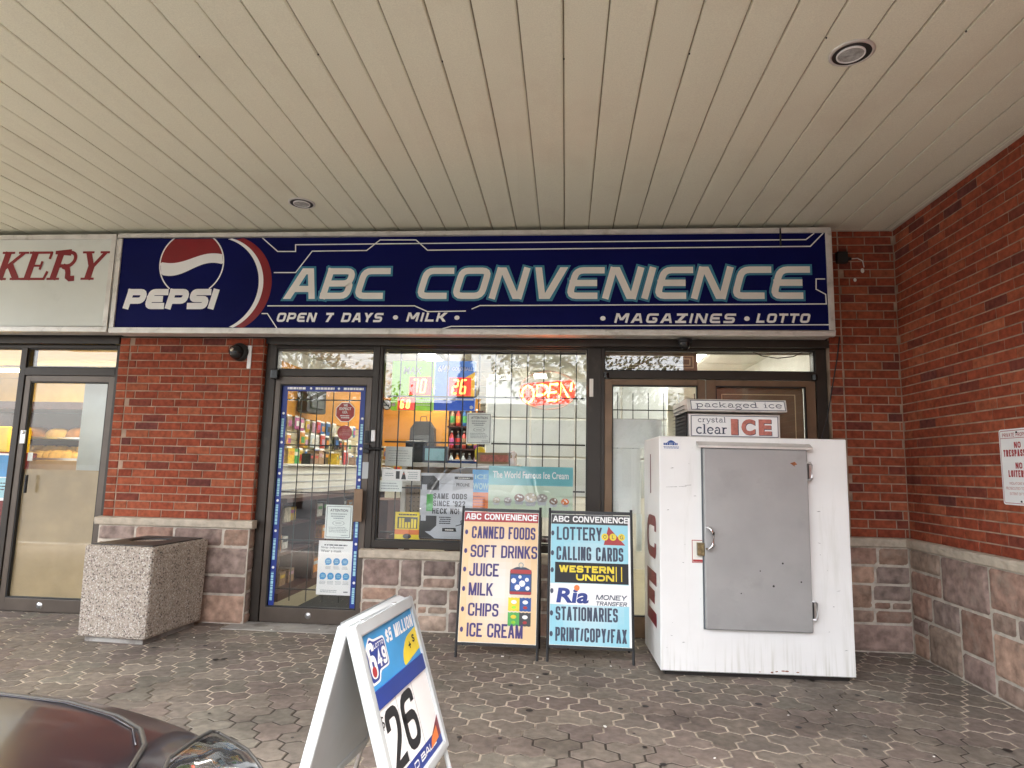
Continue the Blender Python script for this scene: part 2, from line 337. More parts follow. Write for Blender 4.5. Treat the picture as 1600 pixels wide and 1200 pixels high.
# ------------------------------------------------------------------ brick and stone
BR = [((.29,.070,.034),6),((.265,.059,.029),6),((.315,.082,.040),4),((.245,.054,.028),4),((.33,.094,.046),2),((.165,.043,.030),.9),((.145,.042,.033),.5),((.195,.049,.031),1.2)]
def bcol(rr):
    c = rr.choices([x[0] for x in BR], [x[1] for x in BR])[0]; k = rr.uniform(.9,1.1); return (c[0]*k, c[1]*k, c[2]*k, 1)
def bricks(b, P, a0, a1, z0, z1, seed, L=.203, h=.0665, j=.009, endl=0, endr=0, proud=.006):
    rr = random.Random(seed); n = round((z1-z0)/h); hh = (z1-z0)/n
    def one(x0, x1, z):
        if x1-x0 < .012: return
        b.cc = bcol(rr); d = proud+rr.uniform(-.0012,.0012); b.pbox(P, x0, z+j/2, x1, z+hh-j/2, -.02, d, .0025)
    for k in range(n):
        z = z0+k*hh; x = a0+endl
        if endl: one(a0+.002, a0+endl-j*.8, z)
        x -= (.5*L if k % 2 else 0)+rr.uniform(-.035,.035)
        while x < a1-endr:
            one(max(x, a0+endl)+j/2, min(x+L, a1-endr)-j/2, z); x += L
        if endr: one(a1-endr+j*.8, a1-.002, z)
ST = [(.31,.218,.172),(.26,.183,.155),(.34,.252,.195),(.205,.152,.132),(.35,.230,.170),(.27,.203,.174),(.31,.195,.150)]
def ashlar(b, P, a0, a1, z0, z1, seed, maxa=.060, j=.012):
    rr = random.Random(seed)
    def emit(x0, y0, x1, y1):
        x0 += j/2; x1 -= j/2; y0 += j/2; y1 -= j/2
        c = rr.choice(ST); k = rr.uniform(.82,1.2); b.cc = (c[0]*k, c[1]*k, c[2]*k, 1)
        nx = max(4, int((x1-x0)/.018)); ny = max(4, int((y1-y0)/.018)); base = rr.uniform(.006,.013); se = rr.uniform(0,50)
        jit = [rr.uniform(-.002,.002) for _ in range(4)]
        vs = []
        for q in range(ny+1):
            for p in range(nx+1):
                u = p/nx; v = q/ny; X = x0+(x1-x0)*u+(jit[0] if p == 0 else 0)+(jit[1] if p == nx else 0); Y = y0+(y1-y0)*v+(jit[2] if q == 0 else 0)
                e = min(u*(x1-x0), (1-u)*(x1-x0), v*(y1-y0), (1-v)*(y1-y0)); f = min(1, e/.007)
                d = base*f**.7+f*.006*noise.noise(Vector((X*14+se, Y*14, se)))+f*.004*noise.noise(Vector((X*45, Y*45, se)))-.002*(1-f)
                vs.append(P(X, Y, d))
        fs = [(q*(nx+1)+p, q*(nx+1)+p+1, (q+1)*(nx+1)+p+1, (q+1)*(nx+1)+p) for q in range(ny) for p in range(nx)]
        b.add(vs, fs)
    def split(x0, y0, x1, y1):
        W, H = x1-x0, y1-y0
        if H < .31 and W < .52 and W*H < maxa*rr.uniform(.55,2.3) and H < W*1.35 and (W < H*3.2): return emit(x0,y0,x1,y1)
        if W > H*rr.uniform(1.5,2.2) and W > .2: q = x0+W*rr.uniform(.34,.66); split(x0,y0,q,y1); split(q,y0,x1,y1)
        elif H > .17: q = y0+H*rr.choice((.33,.4,.5,.6,.67)); split(x0,y0,x1,q); split(x0,q,x1,y1)
        elif W > .2: q = x0+W*rr.uniform(.35,.65); split(x0,y0,q,y1); split(q,y0,x1,y1)
        else: emit(x0,y0,x1,y1)
    split(a0, z0, a1, z1)
def ledge(b, P, a0, a1, z0, z1, out, seed):
    rr = random.Random(seed); n = max(2, int((a1-a0)/.05)); 
    rows = [(-.02,z1),(out-.008,z1-.003),(out,z1-.012),(out-.001,(z0+z1)/2),(out-.006,z0+.006),(out-.016,z0),(-.02,z0)]
    vs = [P(a0+(a1-a0)*i/n, z+(rr.uniform(-.0025,.0025) if 0 < k < 6 else 0), c+(rr.uniform(-.003,.003) if 0 < k < 6 else 0)) for k, (c, z) in enumerate(rows) for i in range(n+1)]
    m = n+1; b.add(vs, [(k*m+i, (k+1)*m+i, (k+1)*m+i+1, k*m+i+1) for k in range(6) for i in range(n)]+[tuple(k*m for k in range(7)), tuple(k*m+n for k in reversed(range(7)))])

F0 = front(0)
# left pier between the two shops
t = thing('brick_pier', 'red brick pier with stone base between the bakery door and the blue-edged shop door', 'wall', (-3.13,.15,0))
b = MB(); b.box((-3.80,.0,.74),(-2.53,.35,2.3)); b.build('mortar_core', M['mortar'], t)
b = MB(); bricks(b, F0, -3.80, -2.53, .800, 2.30, 11, endl=.092, endr=.105)
Pr = PL((-2.53,0,0),(0,1,0),(0,0,1)); bricks(b, Pr, .004, .12, .800, 2.30, 12)
b.build('brickwork', M['brick'], t)
b = MB(); b.box((-3.80,-.035,0),(-2.52,.35,.738)); b.build('stone_mortar', M['stone_mortar'], t)
b = MB(); ashlar(b, front(-.035), -3.80, -2.52, 0, .738, 5, .055); ashlar(b, PL((-2.52,-.035,0),(0,1,0),(0,0,1)), 0, .10, 0, .738, 6); b.build('stone_base', M['stone'], t, smooth=True)
b = MB(); ledge(b, F0, -3.83, -2.49, .738, .802, .062, 3); b.build('stone_ledge', M['ledge'], t)
# stone wall below the shop window
t = thing('window_wall', 'low stone wall under the shop display window', 'wall', (-.66,.1,0))
b = MB(); b.box((-1.585,-.02,0),(.285,.3,.545)); b.build('stone_mortar', M['stone_mortar'], t)
b = MB(); ashlar(b, front(-.02), -1.585, .285, 0, .542, 21, .050); ashlar(b, PL((-1.585,.1,0),(0,-1,0),(0,0,1)), 0, .12, 0, .54, 22); b.build('stonework', M['stone'], t, smooth=True)
b = MB(); ledge(b, front(-.02), -1.61, .285, .543, .612, .035, 4); b.build('stone_ledge', M['ledge'], t)
# narrow rear wall right of the double door, and the long side wall
CX = 2.5545
t = thing('rear_brick_wall', 'narrow red brick wall with stone base behind the white ice freezer', 'wall', (2.29,.1,0))
b = MB(); b.box((2.03,0,.78),(CX,.4,3.3)); b.build('mortar_core', M['mortar'], t)
b = MB(); bricks(b, F0, 2.03, CX-.004, .812, 3.21, 31, endl=.10); b.build('brickwork', M['brick'], t)
b = MB(); b.box((2.03,-.035,0),(CX,.3,.75)); b.build('stone_mortar', M['stone_mortar'], t)
b = MB(); ashlar(b, front(-.035), 2.03, CX-.03, 0, .748, 33, .050); b.build('stone_base', M['stone'], t, smooth=True)
b = MB(); ledge(b, F0, 2.03, CX-.05, .748, .815, .062, 5); b.build('stone_ledge', M['ledge'], t)
PS = PL((CX,0,0),(0,-1,0),(0,0,1))
t = thing('side_brick_wall', 'long dark red brick side wall carrying the no trespassing sign', 'wall', (CX+.15,-2,0))
b = MB(); b.box((CX,-9.0,.78),(CX+.35,.4,4.3)); b.build('mortar_core', M['mortar'], t)  # unseen outer stretch lengthened and raised to block skylight from the right
b = MB(); bricks(b, PS, .006, 4.0, .812, 3.21, 41); bricks(b, PS, 4.3, 9.0, .812, 4.28, 42); b.build('brickwork', M['brick'], t)
b = MB(); b.box((CX-.035,-9.0,-.14),(CX+.2,-.04,.75)); b.build('stone_mortar', M['stone_mortar'], t)
b = MB(); ashlar(b, PL((CX-.035,0,0),(0,-1,0),(0,0,1)), .055, 9.0, 0, .748, 47, .085); b.build('stone_base', M['stone'], t, smooth=True)
b = MB(); ledge(b, PS, .02, 9.0, .748, .815, .062, 6); b.build('stone_ledge', M['ledge'], t)

# ------------------------------------------------------------------ canopy
ZC = 3.1932
t = thing('canopy', 'beige plank soffit over the walkway', 'ceiling', (-2.5,-2,ZC))
SP = .1942; S0 = -.0325; YF = -4.05
b = MB()
for k in range(-40, 14):
    x0 = S0+k*SP; x1 = min(x0+SP, CX-.012)
    if x1-x0 < .03: continue
    e = .003; q = .0035; rr = random.Random(k); dz = rr.uniform(-.0015,.0015)
    prof = [(x0+e,ZC+.012),(x0+e+.001,ZC+q+dz),(x0+e+q,ZC+dz),((x0+x1)/2,ZC+dz-.0008),(x1-e-q-.004,ZC+dz),(x1-e-.001,ZC+q+dz),(x1-e,ZC+.012)]
    n = len(prof); ys = [-.0,-1.35,-2.7,YF]
    b.add([(x,y,z+(rr.uniform(-.0015,.0015))) for y in ys for x,z in prof], [(i*n+j,(i*n+j+1),(i+1)*n+j+1,(i+1)*n+j) for i in range(3) for j in range(n-1)])
    if k % 3 == 0 and -12 < k:
        g = MB(); g.lathe(PL((x0+.002,-2.35+rr.uniform(-.06,.06),ZC+.004),(1,0,0),(0,-1,0)), [(.0001,.009),(.003,.008),(.004,.002)], 8); g.build('screw', M['dark'], t)
b.build('soffit_planks', M['soffit'], t)
b = MB(); b.box((-7.9,YF,ZC+.012),(CX-.012,.4,ZC+.02)); b.build('groove_backing', M['groove'], t)
b = MB(); b.box((-7.9,YF-.2,ZC+.03),(CX-.012,11.5,ZC+.6)); b.build('roof_deck', M['wallpaint'], t)
b = MB(); b.box((CX-.032,YF,ZC-.006),(CX-.004,-.0,ZC+.014)); b.box((CX-.05,YF,ZC-.002),(CX-.034,-.0,ZC+.014)); b.box((2.0,-.03,ZC-.005),(CX-.033,-.003,ZC+.01)); b.build('edge_trim', M['trim'], t, bevel=.002)
b = MB(); b.box((-7.9,YF-.24,ZC-.22),(CX-.012,YF-.001,ZC+.75)); b.build('fascia', M['bronze2'], t)  # unseen front drop, its depth set to dim light on the upper walls

M['lampglass'] = mat('frosted_lamp_glass', (.40,.40,.39), .35, var=.25, scale=60)
def downlight(x, y, r, label):
    t = thing('recessed_light', label, 'ceiling light', (x, y, ZC), 'recessed lights in the soffit'); P = PL((x,y,ZC),(1,0,0),(0,-1,0))
    b = MB(); b.lathe(P, [(r*1.17,-.001),(r*1.17,.006),(r*1.0,.008),(r*.99,.004)], 40); b.build('trim_ring', M['alu'], t, smooth=True)
    b = MB(); b.lathe(P, [(r*1.0,.0075),(r*.72,.004),(r*.70,.0035),(.001,.003)], 40); b.build('baffle', M['gasket'], t, smooth=True)
    b = MB(); P2 = PL((x-r*.02,y+r*.06,ZC),(1,0,0),(0,-1,0)); b.lathe(P2, [(r*.74,.004),(r*.74,.010),(r*.68,.012),(r*.66,.007)], 40); b.build('lamp_rim', M['white'], t, smooth=True)
    b = MB(); b.lathe(P2, [(r*.67,.0065)]+[(r*k/20*.66, .0065+.003*math.sin(k*2.1)+.006*(1-k/20)) for k in range(19,0,-1)]+[(.001,.014)], 40); b.build('lamp_lens', M['lampglass'], t, smooth=True)
downlight(1.290, -2.275, .083, 'larger recessed spotlight in the soffit near the side brick wall')
downlight(-1.985, -.68, .083, 'recessed spotlight in the soffit just above the round emblem of the blue sign')

# ------------------------------------------------------------------ header behind the signs
t = thing('header_wall', 'dark header wall above the shop fronts behind the long signs', 'wall', (-2,.2,2.25))
b = MB(); b.box((-7.9,.02,2.262),(2.03,.4,ZC+.03)); b.build('header_panel', M['dark'], t)
b = MB(); b.box((-7.9,-.01,2.245),(-3.81,.02,2.30)); b.box((-2.47,-.01,2.248),(2.028,.02,2.30)); b.build('flashing', M['bronze'], t)

# ------------------------------------------------------------------ lettering styles drawn as strokes
def ink(b, P, pl, f, t, c, closed=False):      # one stroke of a letter: pl in letter units, f maps them, stems run to full height, diagonals are cut level
    pts = [f(u, v) for u, v in pl]
    if len(pl) == 2 and abs(pl[0][0]-pl[1][0]) > .08 and abs(pl[0][1]-pl[1][1]) > .3:
        (x0, y0), (x1, y1) = pts; L = math.hypot(x1-x0, y1-y0); h = t/2*L/max(abs(y1-y0), 1e-6)
        for i, (u, v) in enumerate(pl):
            e = -t/2 if v == 0 else t/2 if v == 1 else 0
            if i == 0: y0 += e
            else: y1 += e
        b.add([P(x0-h,y0,c), P(x0+h,y0,c), P(x1+h,y1,c), P(x1-h,y1,c)], [(0,1,2,3) if y1 > y0 else (3,2,1,0)]); return
    if not closed:
        def ext(i, j):
            (u, v), (u2, v2) = pl[i], pl[j]; d = Vector(pts[i])-Vector(pts[j])
            if d.length and ((u == u2 and v in (0, 1)) or (v == v2 and u in (0, 1))): q = Vector(pts[i])+d.normalized()*t/2*.98; pts[i] = (q.x, q.y)
        ext(0, 1); ext(-1, -2)
    return pts
TECH = {'A':(1.02,[[(.02,0),(.46,1)],[(.62,1),(.98,0)],[(.42,1),(.66,1)],[(.22,.28),(.9,.28)]]),'B':(.9,[[(0,0),(0,1)],[(0,1),(.96,1),(.96,.5),(.02,.5)],[(.7,.5),(1,.5),(1,0),(0,0)]]),
 'C':(.88,[[(1,1),(0,1),(0,0),(1,0)]]),'O':(.95,[[(.5,1),(0,1),(0,0),(1,0),(1,1),(.5,1)]]),'N':(.95,[[(0,0),(0,1)],[(.1,1),(.9,0)],[(1,0),(1,1)]]),
 'V':(.95,[[(.02,1),(.44,0)],[(.98,1),(.56,0)]]),'E':(.88,[[(1,1),(0,1),(0,0),(1,0)],[(0,.5),(.97,.5)]]),'I':(.001,[[(0,0),(0,1)]]),
 'P':(.9,[[(0,0),(0,1)],[(0,1),(1,1),(1,.38),(.02,.38)]]),'S':(.9,[[(1,1),(0,1),(0,.5),(1,.5),(1,0),(0,0)]]),'D':(.95,[[(0,0),(0,1)],[(0,1),(1,1),(1,0),(0,0)]]),
 'Y':(.95,[[(.04,1),(.5,.42)],[(.96,1),(.5,.42)],[(.5,.5),(.5,0)]]),'M':(1.15,[[(0,0),(0,1)],[(.06,1),(.5,.2)],[(.94,1),(.5,.2)],[(1,0),(1,1)]]),'L':(.8,[[(0,1),(0,0),(1,0)]]),
 'K':(.9,[[(0,0),(0,1)],[(.95,1),(.4,.5)],[(0,.5),(.5,.5)],[(.4,.5),(.98,0)]]),'G':(.95,[[(1,1),(0,1),(0,0),(1,0),(1,.45),(.55,.45)]]),'Z':(.9,[[(0,1),(1,1)],[(.92,1),(.08,0)],[(0,0),(1,0)]]),
 'T':(.9,[[(0,1),(1,1)],[(.5,1),(.5,0)]]),'7':(.8,[[(0,1),(1,1)],[(.92,1),(.3,0)]]),'.':(.001,[[(0,.36),(0,.64)]]),' ':(.5,[])}
def tech(b, P, s, a0, b0, a1, b1, t=.2, c=.001, shear=.25, gap=.22, fat=0, rad=.22):
    H = b1-b0; tt = t*H; h = H-tt
    tot = sum(TECH[ch][0]*h+tt for ch in s)+gap*H*(len(s)-1); k = (a1-a0-shear*H)/tot; x = a0
    for ch in s:
        wd, st = TECH[ch]; ww = wd*h*k; tw = tt
        for i, pl in enumerate(st):
            f = lambda u, v, x=x, ww=ww: (x+tt/2*k+u*ww+shear*(tt/2+v*h), b0+tt/2+v*h)
            pts = ink(b, P, pl, f, tw+fat, c+i*.00025)
            if pts is None: continue
            if ch in 'COESG': pts = rounded(pts, rad*H, n=4)
            if ch in 'BPD': pts = rounded(pts, rad*H, n=4, only=lambda q, u=[w_[0] for w_ in pl]: u[q] > .8)
            b.stroke(P, pts, tw+fat, c+i*.00025)
        x += ww+tt*k+gap*H*k
def arc(cx, cy, rx, ry, t0, t1, n=12): return [(cx+rx*math.cos(R(t0+(t1-t0)*i/n)), cy+ry*math.sin(R(t0+(t1-t0)*i/n))) for i in range(n+1)]
# serif letters: (advance, [(points, thickness factor)]), heights in x 0..1 (caps) or x-height .68 (small letters)
SERIF = {'K':(1.0,[([(.26,0),(.26,1)],1.5),([(.04,.03),(.5,.03)],.5),([(.04,.97),(.5,.97)],.5),([(.3,.38),(.85,.97)],.75),([(.45,.56),(.86,.03)],1.5),([(.64,.97),(1.02,.97)],.5),([(.64,.03),(1.06,.03)],.5)]),
 'E':(.95,[([(.26,0),(.26,1)],1.5),([(.04,.03),(.9,.03)],.55),([(.04,.97),(.88,.97)],.55),([(.26,.5),(.62,.5)],.5),([(.62,.36),(.62,.66)],.55),([(.88,.0),(.93,.3)],.6),([(.86,1),(.86,.74)],.6)]),
 'R':(1.02,[([(.26,0),(.26,1)],1.5),([(.04,.03),(.5,.03)],.5),([(.04,.97),(.62,.97)]+arc(.62,.73,.22,.24,90,-90)+[(.26,.49)],.8),([(.48,.49),(.66,.42),(.74,.26),(.78,.10),(.88,.035),(1.04,.05)],1.25)]),
 'Y':(1.0,[([(.5,0),(.5,.48)],1.5),([(.24,.97),(.52,.42)],1.3),([(.86,.97),(.52,.42)],.8),([(.02,.97),(.44,.97)],.5),([(.66,.97),(1.06,.97)],.5),([(.26,.03),(.74,.03)],.5)]),
 'I':(.5,[([(.25,0),(.25,1)],1.7),([(.05,.04),(.45,.04)],.6),([(.05,.96),(.45,.96)],.6)]),
 'C':(1.0,[(arc(.55,.5,.42,.46,40,320,18),1.6),([(.9,.98),(.86,.68)],.7)]),
 'p':(.78,[([(.17,-.36),(.17,.66)],1.2),(arc(.42,.33,.26,.31,150,-150),.95),([(0,-.36),(.38,-.36)],.5),([(.02,.64),(.17,.66)],.5)]),
 'a':(.74,[(arc(.32,.2,.2,.18,60,330),.9),([(.55,0),(.55,.45)]+arc(.36,.46,.19,.2,0,160,8),1.0),([(.55,.02),(.72,.04)],.6)]),
 'c':(.66,[(arc(.38,.33,.28,.32,45,315),1.0)]),
 'k':(.8,[([(.17,0),(.17,1.0)],1.2),([(.17,.28),(.6,.62)],.6),([(.3,.38),(.64,.02)],1.0),([(0,.02),(.34,.02)],.5),([(.45,.02),(.8,.02)],.5),([(.42,.64),(.74,.64)],.5)]),
 'g':(.74,[(arc(.34,.42,.22,.22,0,360),.9),(arc(.36,-.16,.28,.2,100,440,16),.8),([(.5,.58),(.72,.66)],.6)]),
 'e':(.7,[([(.1,.36),(.62,.36)],.5),(arc(.37,.33,.27,.32,8,320),1.0)]),
 'd':(.8,[([(.58,0),(.58,1.0)],1.2),(arc(.34,.32,.25,.31,30,330),.95),([(.42,.98),(.58,1.0)],.5),([(.58,.02),(.78,.02)],.5)]),
 'i':(.42,[([(.2,0),(.2,.66)],1.2),([(.02,.02),(.38,.02)],.5),([(.04,.64),(.2,.66)],.5),([(.2,.84),(.2,.96)],1.3)]),
 'r':(.6,[([(.2,0),(.2,.66)],1.2),([(.02,.02),(.4,.02)],.5),([(.2,.42),(.34,.62),(.54,.6)],.9),([(.04,.64),(.2,.66)],.5)]),
 'y':(.78,[([(.12,.66),(.4,.02)],1.1),([(.68,.66),(.3,-.3),(.1,-.34)],.7),([(0,.65),(.3,.65)],.5),([(.5,.65),(.8,.65)],.5)]),
 's':(.6,[([(.5,.5),(.42,.64),(.2,.64),(.1,.5),(.2,.38),(.42,.28),(.52,.16),(.4,.02),(.18,.02),(.08,.18)],1.0)]),
 't':(.5,[([(.2,.9),(.2,.12),(.3,.02),(.46,.06)],1.1),([(.04,.64),(.44,.64)],.6)]),
 'l':(.42,[([(.2,0),(.2,1.0)],1.2),([(.02,.02),(.38,.02)],.5),([(.04,.98),(.2,1.0)],.5)]),' ':(.5,[])}
def serif(b, P, s, a0, b0, a1, b1, t=.13, c=.001, shear=0):
    H = b1-b0; tot = sum(SERIF[ch][0] for ch in s); k = (a1-a0-shear*H)/tot; x = a0
    for ch in s:
        wd, st = SERIF[ch]
        for i, (pl, f) in enumerate(st): b.stroke(P, [(x+u*k+shear*v*H, b0+v*H) for u, v in pl], t*H*f, c+i*.0002)
        x += wd*k

SANS = {'A':(1.05,[[(0,0),(.46,1)],[(.54,1),(1,0)],[(.2,.3),(.8,.3)]],0),'B':(1,[[(0,0),(0,1)],[(0,1),(.94,1),(.94,.53),(.02,.53)],[(.6,.53),(1,.53),(1,0),(0,0)]],2),'C':(1,[[(1,.68),(1,1),(0,1),(0,0),(1,0),(1,.32)]],1),
 'D':(1,[[(0,0),(0,1)],[(0,1),(1,1),(1,0),(0,0)]],2),'E':(.88,[[(1,1),(0,1),(0,0),(1,0)],[(0,.52),(.92,.52)]],0),'F':(.85,[[(1,1),(0,1),(0,0)],[(0,.5),(.88,.5)]],0),'G':(1,[[(1,.70),(1,1),(0,1),(0,0),(1,0),(1,.46),(.5,.46)]],1),
 'H':(1,[[(0,0),(0,1)],[(1,0),(1,1)],[(0,.52),(1,.52)]],0),'I':(.0,[[(0,0),(0,1)]],0),'J':(.85,[[(1,1),(1,0),(0,0),(0,.32)]],1),'K':(1,[[(0,0),(0,1)],[(.96,1),(.02,.36)],[(.34,.58),(.98,0)]],0),'L':(.82,[[(0,1),(0,0),(1,0)]],0),
 'M':(1.25,[[(0,0),(0,1)],[(.04,1),(.48,0)],[(.96,1),(.52,0)],[(1,0),(1,1)]],0),'N':(1,[[(0,0),(0,1)],[(.05,1),(.95,0)],[(1,0),(1,1)]],0),'O':(1.05,[[(0,0),(0,1),(1,1),(1,0)]],3),'P':(.95,[[(0,0),(0,1)],[(0,1),(1,1),(1,.42),(.02,.42)]],2),'R':(1,[[(0,0),(0,1)],[(0,1),(1,1),(1,.46),(.02,.46)],[(.6,.46),(1,0)]],2),
 'S':(.95,[[(1,.72),(1,1),(0,1),(0,.52),(1,.5),(1,0),(0,0),(0,.28)]],1),'T':(.95,[[(0,1),(1,1)],[(.5,1),(.5,0)]],0),'U':(1,[[(0,1),(0,0),(1,0),(1,1)]],1),'V':(1,[[(0,1),(.46,0)],[(1,1),(.54,0)]],0),'W':(1.5,[[(0,1),(.25,0)],[(.28,0),(.49,1)],[(.51,1),(.72,0)],[(.75,0),(1,1)]],0),
 'Y':(1,[[(0,1),(.5,.40)],[(1,1),(.5,.40)],[(.5,.46),(.5,0)]],0),'X':(1,[[(0,0),(1,1)],[(0,1),(1,0)]],0),'/':(.4,[[(0,-.02),(1,1.02)]],0),'2':(.9,[[(0,.70),(0,1),(1,1),(1,.56),(0,.0),(1,0)]],4),'9':(.9,[[(0,.2),(0,0),(1,0),(1,1),(0,1),(0,.42),(1,.42)]],1),
 '4':(.95,[[(.72,0),(.72,1),(0,.28),(1,.28)]],0),'6':(.9,[[(1,.8),(1,1),(0,1),(0,0),(1,0),(1,.58),(0,.58)]],1),'5':(.9,[[(1,1),(.1,1),(0,.54),(1,.6),(1,0),(0,0),(0,.2)]],0),'?':(.9,[[(0,.68),(0,1),(1,1),(1,.55),(.5,.48),(.5,.24)],[(.5,.12),(.5,0)]],1),'!':(.0,[[(0,1),(0,.26)],[(0,.13),(0,0)]],0),
 "'":(.0,[[(0,1),(0,.7)]],0),'.':(.0,[[(0,.13),(0,0)]],0),'+':(.9,[[(0,.5),(1,.5)],[(.5,.15),(.5,.85)]],0),'$':(.9,[[(1,.74),(1,.9),(0,.9),(0,.52),(1,.48),(1,.1),(0,.1),(0,.26)],[(.5,0),(.5,1)]],1),' ':(.35,[],0)}
def sans(b, P, s, a0, b0, a1, b1, t=.17, c=.0014, shear=0, gap=.13, chamfer=False, rad=.5):
    H = b1-b0; tt = t*H; h = H-tt; n = len(s); g = gap*H
    W_ = sum(SANS[ch][0] for ch in s); k = max(.05*H, (a1-a0-shear*H-n*tt-(n-1)*g)/max(W_, .01)); x = a0
    for ch in s:
        wd, st, md = SANS[ch]; ww = wd*k
        for i, pl in enumerate(st):
            pts = ink(b, P, pl, lambda u, v, x=x, ww=ww: (x+tt/2+u*ww+shear*(tt/2+v*h), b0+tt/2+v*h), tt, c+i*.00025, md == 3); r = ww*rad
            q = 1 if chamfer else 4
            if pts is None: continue
            if md == 1: pts = rounded(pts, r, n=q)
            elif md == 2: pts = rounded(pts, r, n=q, only=lambda j, u=[w_[0] for w_ in pl]: u[j] > .8)
            elif md == 3: pts = rounded(pts, r, True, n=q)
            elif md == 4: pts = rounded(pts, r, n=q, only=lambda j: j < 4)
            b.stroke(P, pts, tt, c+i*.00025, md == 3)
        x += ww+tt+g
# ------------------------------------------------------------------ long light-box signs
SY = -.20
def lightbox(t, x0, z0, x1, z1, face, fw=.042):
    b = MB(); b.box((x0+.01,SY+.025,z0+.01),(x1-.01,-.022,z1-.01)); b.build('cabinet', M['alu'], t)
    P = front(SY); b = MB()
    for q in ((x0,z0,x1,z0+fw),(x0,z1-fw,x1,z1),(x0,z0+fw,x0+fw,z1-fw),(x1-fw,z0+fw,x1,z1-fw)): b.pbox(P, *q, -.03, .012)
    b.build('frame', M['alu'], t, bevel=.004)
    b = MB(); b.pbox(P, x0+fw-.004, z0+fw-.004, x1-fw+.004, z1-fw+.004, -.02, 0); b.build('face', face, t)
X0, Z0, X1, Z1 = -3.766, 2.297, 2.000, 3.148
t = thing('shop_sign', 'long navy blue ABC CONVENIENCE light box sign with red white and blue round emblem', 'sign', (-.9,-.1,Z0))
lightbox(t, X0, Z0, X1, Z1, M['navy']); P = front(SY); t_sign = t
def UV(u, v): p = spot(u, v, SY); return (p.x, p.z)
def clipz(pts): return [(x, min(max(z, Z0+.044), Z1-.044)) for x, z in pts]
# round emblem: red cap, white wave, ring, and word
ex, ez = UV(299.5, 411.5); er = 54.6/1012*4.96*1.012
b = MB(); b.mi = 0
zt = Z1-.050
wave_t = lambda s: ez + er*(.16+.05*s+.12*math.sin(s*2.6))       # top edge of the white band, s in -1..1
wave_b = lambda s: ez + er*(-.19+.07*s+.16*math.sin(s*2.6))
n = 40; S = [-1+2*i/n for i in range(n+1)]
def circ(s): return math.sqrt(max(0, 1-s*s))*er
up = []; lo = []
for s in S:
    c = circ(s); up.append((ex+s*er, min(zt, max(ez+c, ez))));
def band(lo_f, hi_f, c):
    vs = []; fs = []
    for i, s in enumerate(S):
        cc = circ(s); a = max(ez-cc, min(ez+cc, lo_f(s))); d = max(ez-cc, min(ez+cc, hi_f(s))); vs += [P(ex+s*er, min(a,zt), c), P(ex+s*er, min(d,zt), c)]
    for i in range(n): fs.append((2*i, 2*i+2, 2*i+3, 2*i+1))
    b.add(vs, fs)
b.mi = 1; band(wave_t, lambda s: 9, .0010)
b.mi = 0; band(wave_b, wave_t, .0012)
b.mi = 0
for a0, a1 in ((-52, 56), (124, 232)): b.ring(P, ex, ez, er*1.035, er*.995, .0016, 40, t0=a0, t1=a1)
b.build('emblem', [M['white'], M['red']], t)
x0, z0, x1, z1 = *UV(190.5, 483), *UV(344.5, 451.5)
b = MB(); tech(b, P, 'PEPSI', x0, z0, x1, z1, t=.31, c=.002, shear=.24, gap=.02, rad=.2); b.build('emblem_word', M['white'], t)
# crescent sweeps right of the emblem
cxp, czp = UV(336, 444); rr_ = 0.405
b = MB()
def crescent(r0, r1, dx0, dx1, mi, c):
    b.mi = mi; k = 60; A = []; B = []
    for i in range(k+1):
        th = R(-80+160*i/k); A.append((cxp+dx0+r0*math.cos(th), czp+r0*1.0*math.sin(th))); B.append((cxp+dx1+r1*math.cos(th), czp+r1*math.sin(th)))
    ok = [i for i in range(k+1) if Z0+.046 < A[i][1] < Z1-.046 and Z0+.046 < B[i][1] < Z1-.046]
    vs = [P(*A[i], c) for i in ok]+[P(*B[i], c) for i in ok]; q = len(ok); b.add(vs, [(i, q+i, q+i+1, i+1) for i in range(q-1)])
crescent(.398, .405, -.026, .006, 0, .0012)
crescent(.405, .418, .006, .064, 1, .0010)
b.build('emblem_sweep', [M['white'], M['red']], t)
x0, z0, x1, z1 = *UV(441, 467.5), *UV(612.5, 419); x2, z2, x3, z3 = *UV(648.5, 467.0), *UV(1267, 416)
z1 = z3 = (z1+z3)/2; z0 = z2 = (z0+z2)/2
for s_, q_ in (('ABC', (x0,z0,x1,z1)), ('CONVENIENCE', (x2,z2,x3,z3))):
    b = MB(); tech(b, P, s_, *q_, t=.2, c=.003, shear=.27, gap=.13); wd_ = b.build('sign_word', M['cream'], t)
    b = MB(); tech(b, P, s_, *q_, t=.2, c=.0012, shear=.27, gap=.13, fat=.034); b.build('word_outline', M['teal'], wd_)
def line_of(s, u0, u1, v0, v1, t=.24): a = UV(u0, v1); c = UV(u1, v0); b = MB(); tech(b, P, s, a[0], a[1], c[0], c[1], t=t, c=.002, shear=.25, gap=.20); b.build('small_word', M['white'], t_sign)
line_of('OPEN 7 DAYS', 431, 600, 489, 503); line_of('MILK', 634, 700, 488.5, 502.5); line_of('MAGAZINES', 959, 1151, 490, 504.5); line_of('LOTTO', 1181, 1267, 490, 504.5)
for u, v in ((618,496),(714,496.5),(942,497.5),(1167,498)): b = MB(); b.disc(P, *UV(u, v), .021, .002, 16, .018); b.build('bullet', M['white'], t)
b = MB()
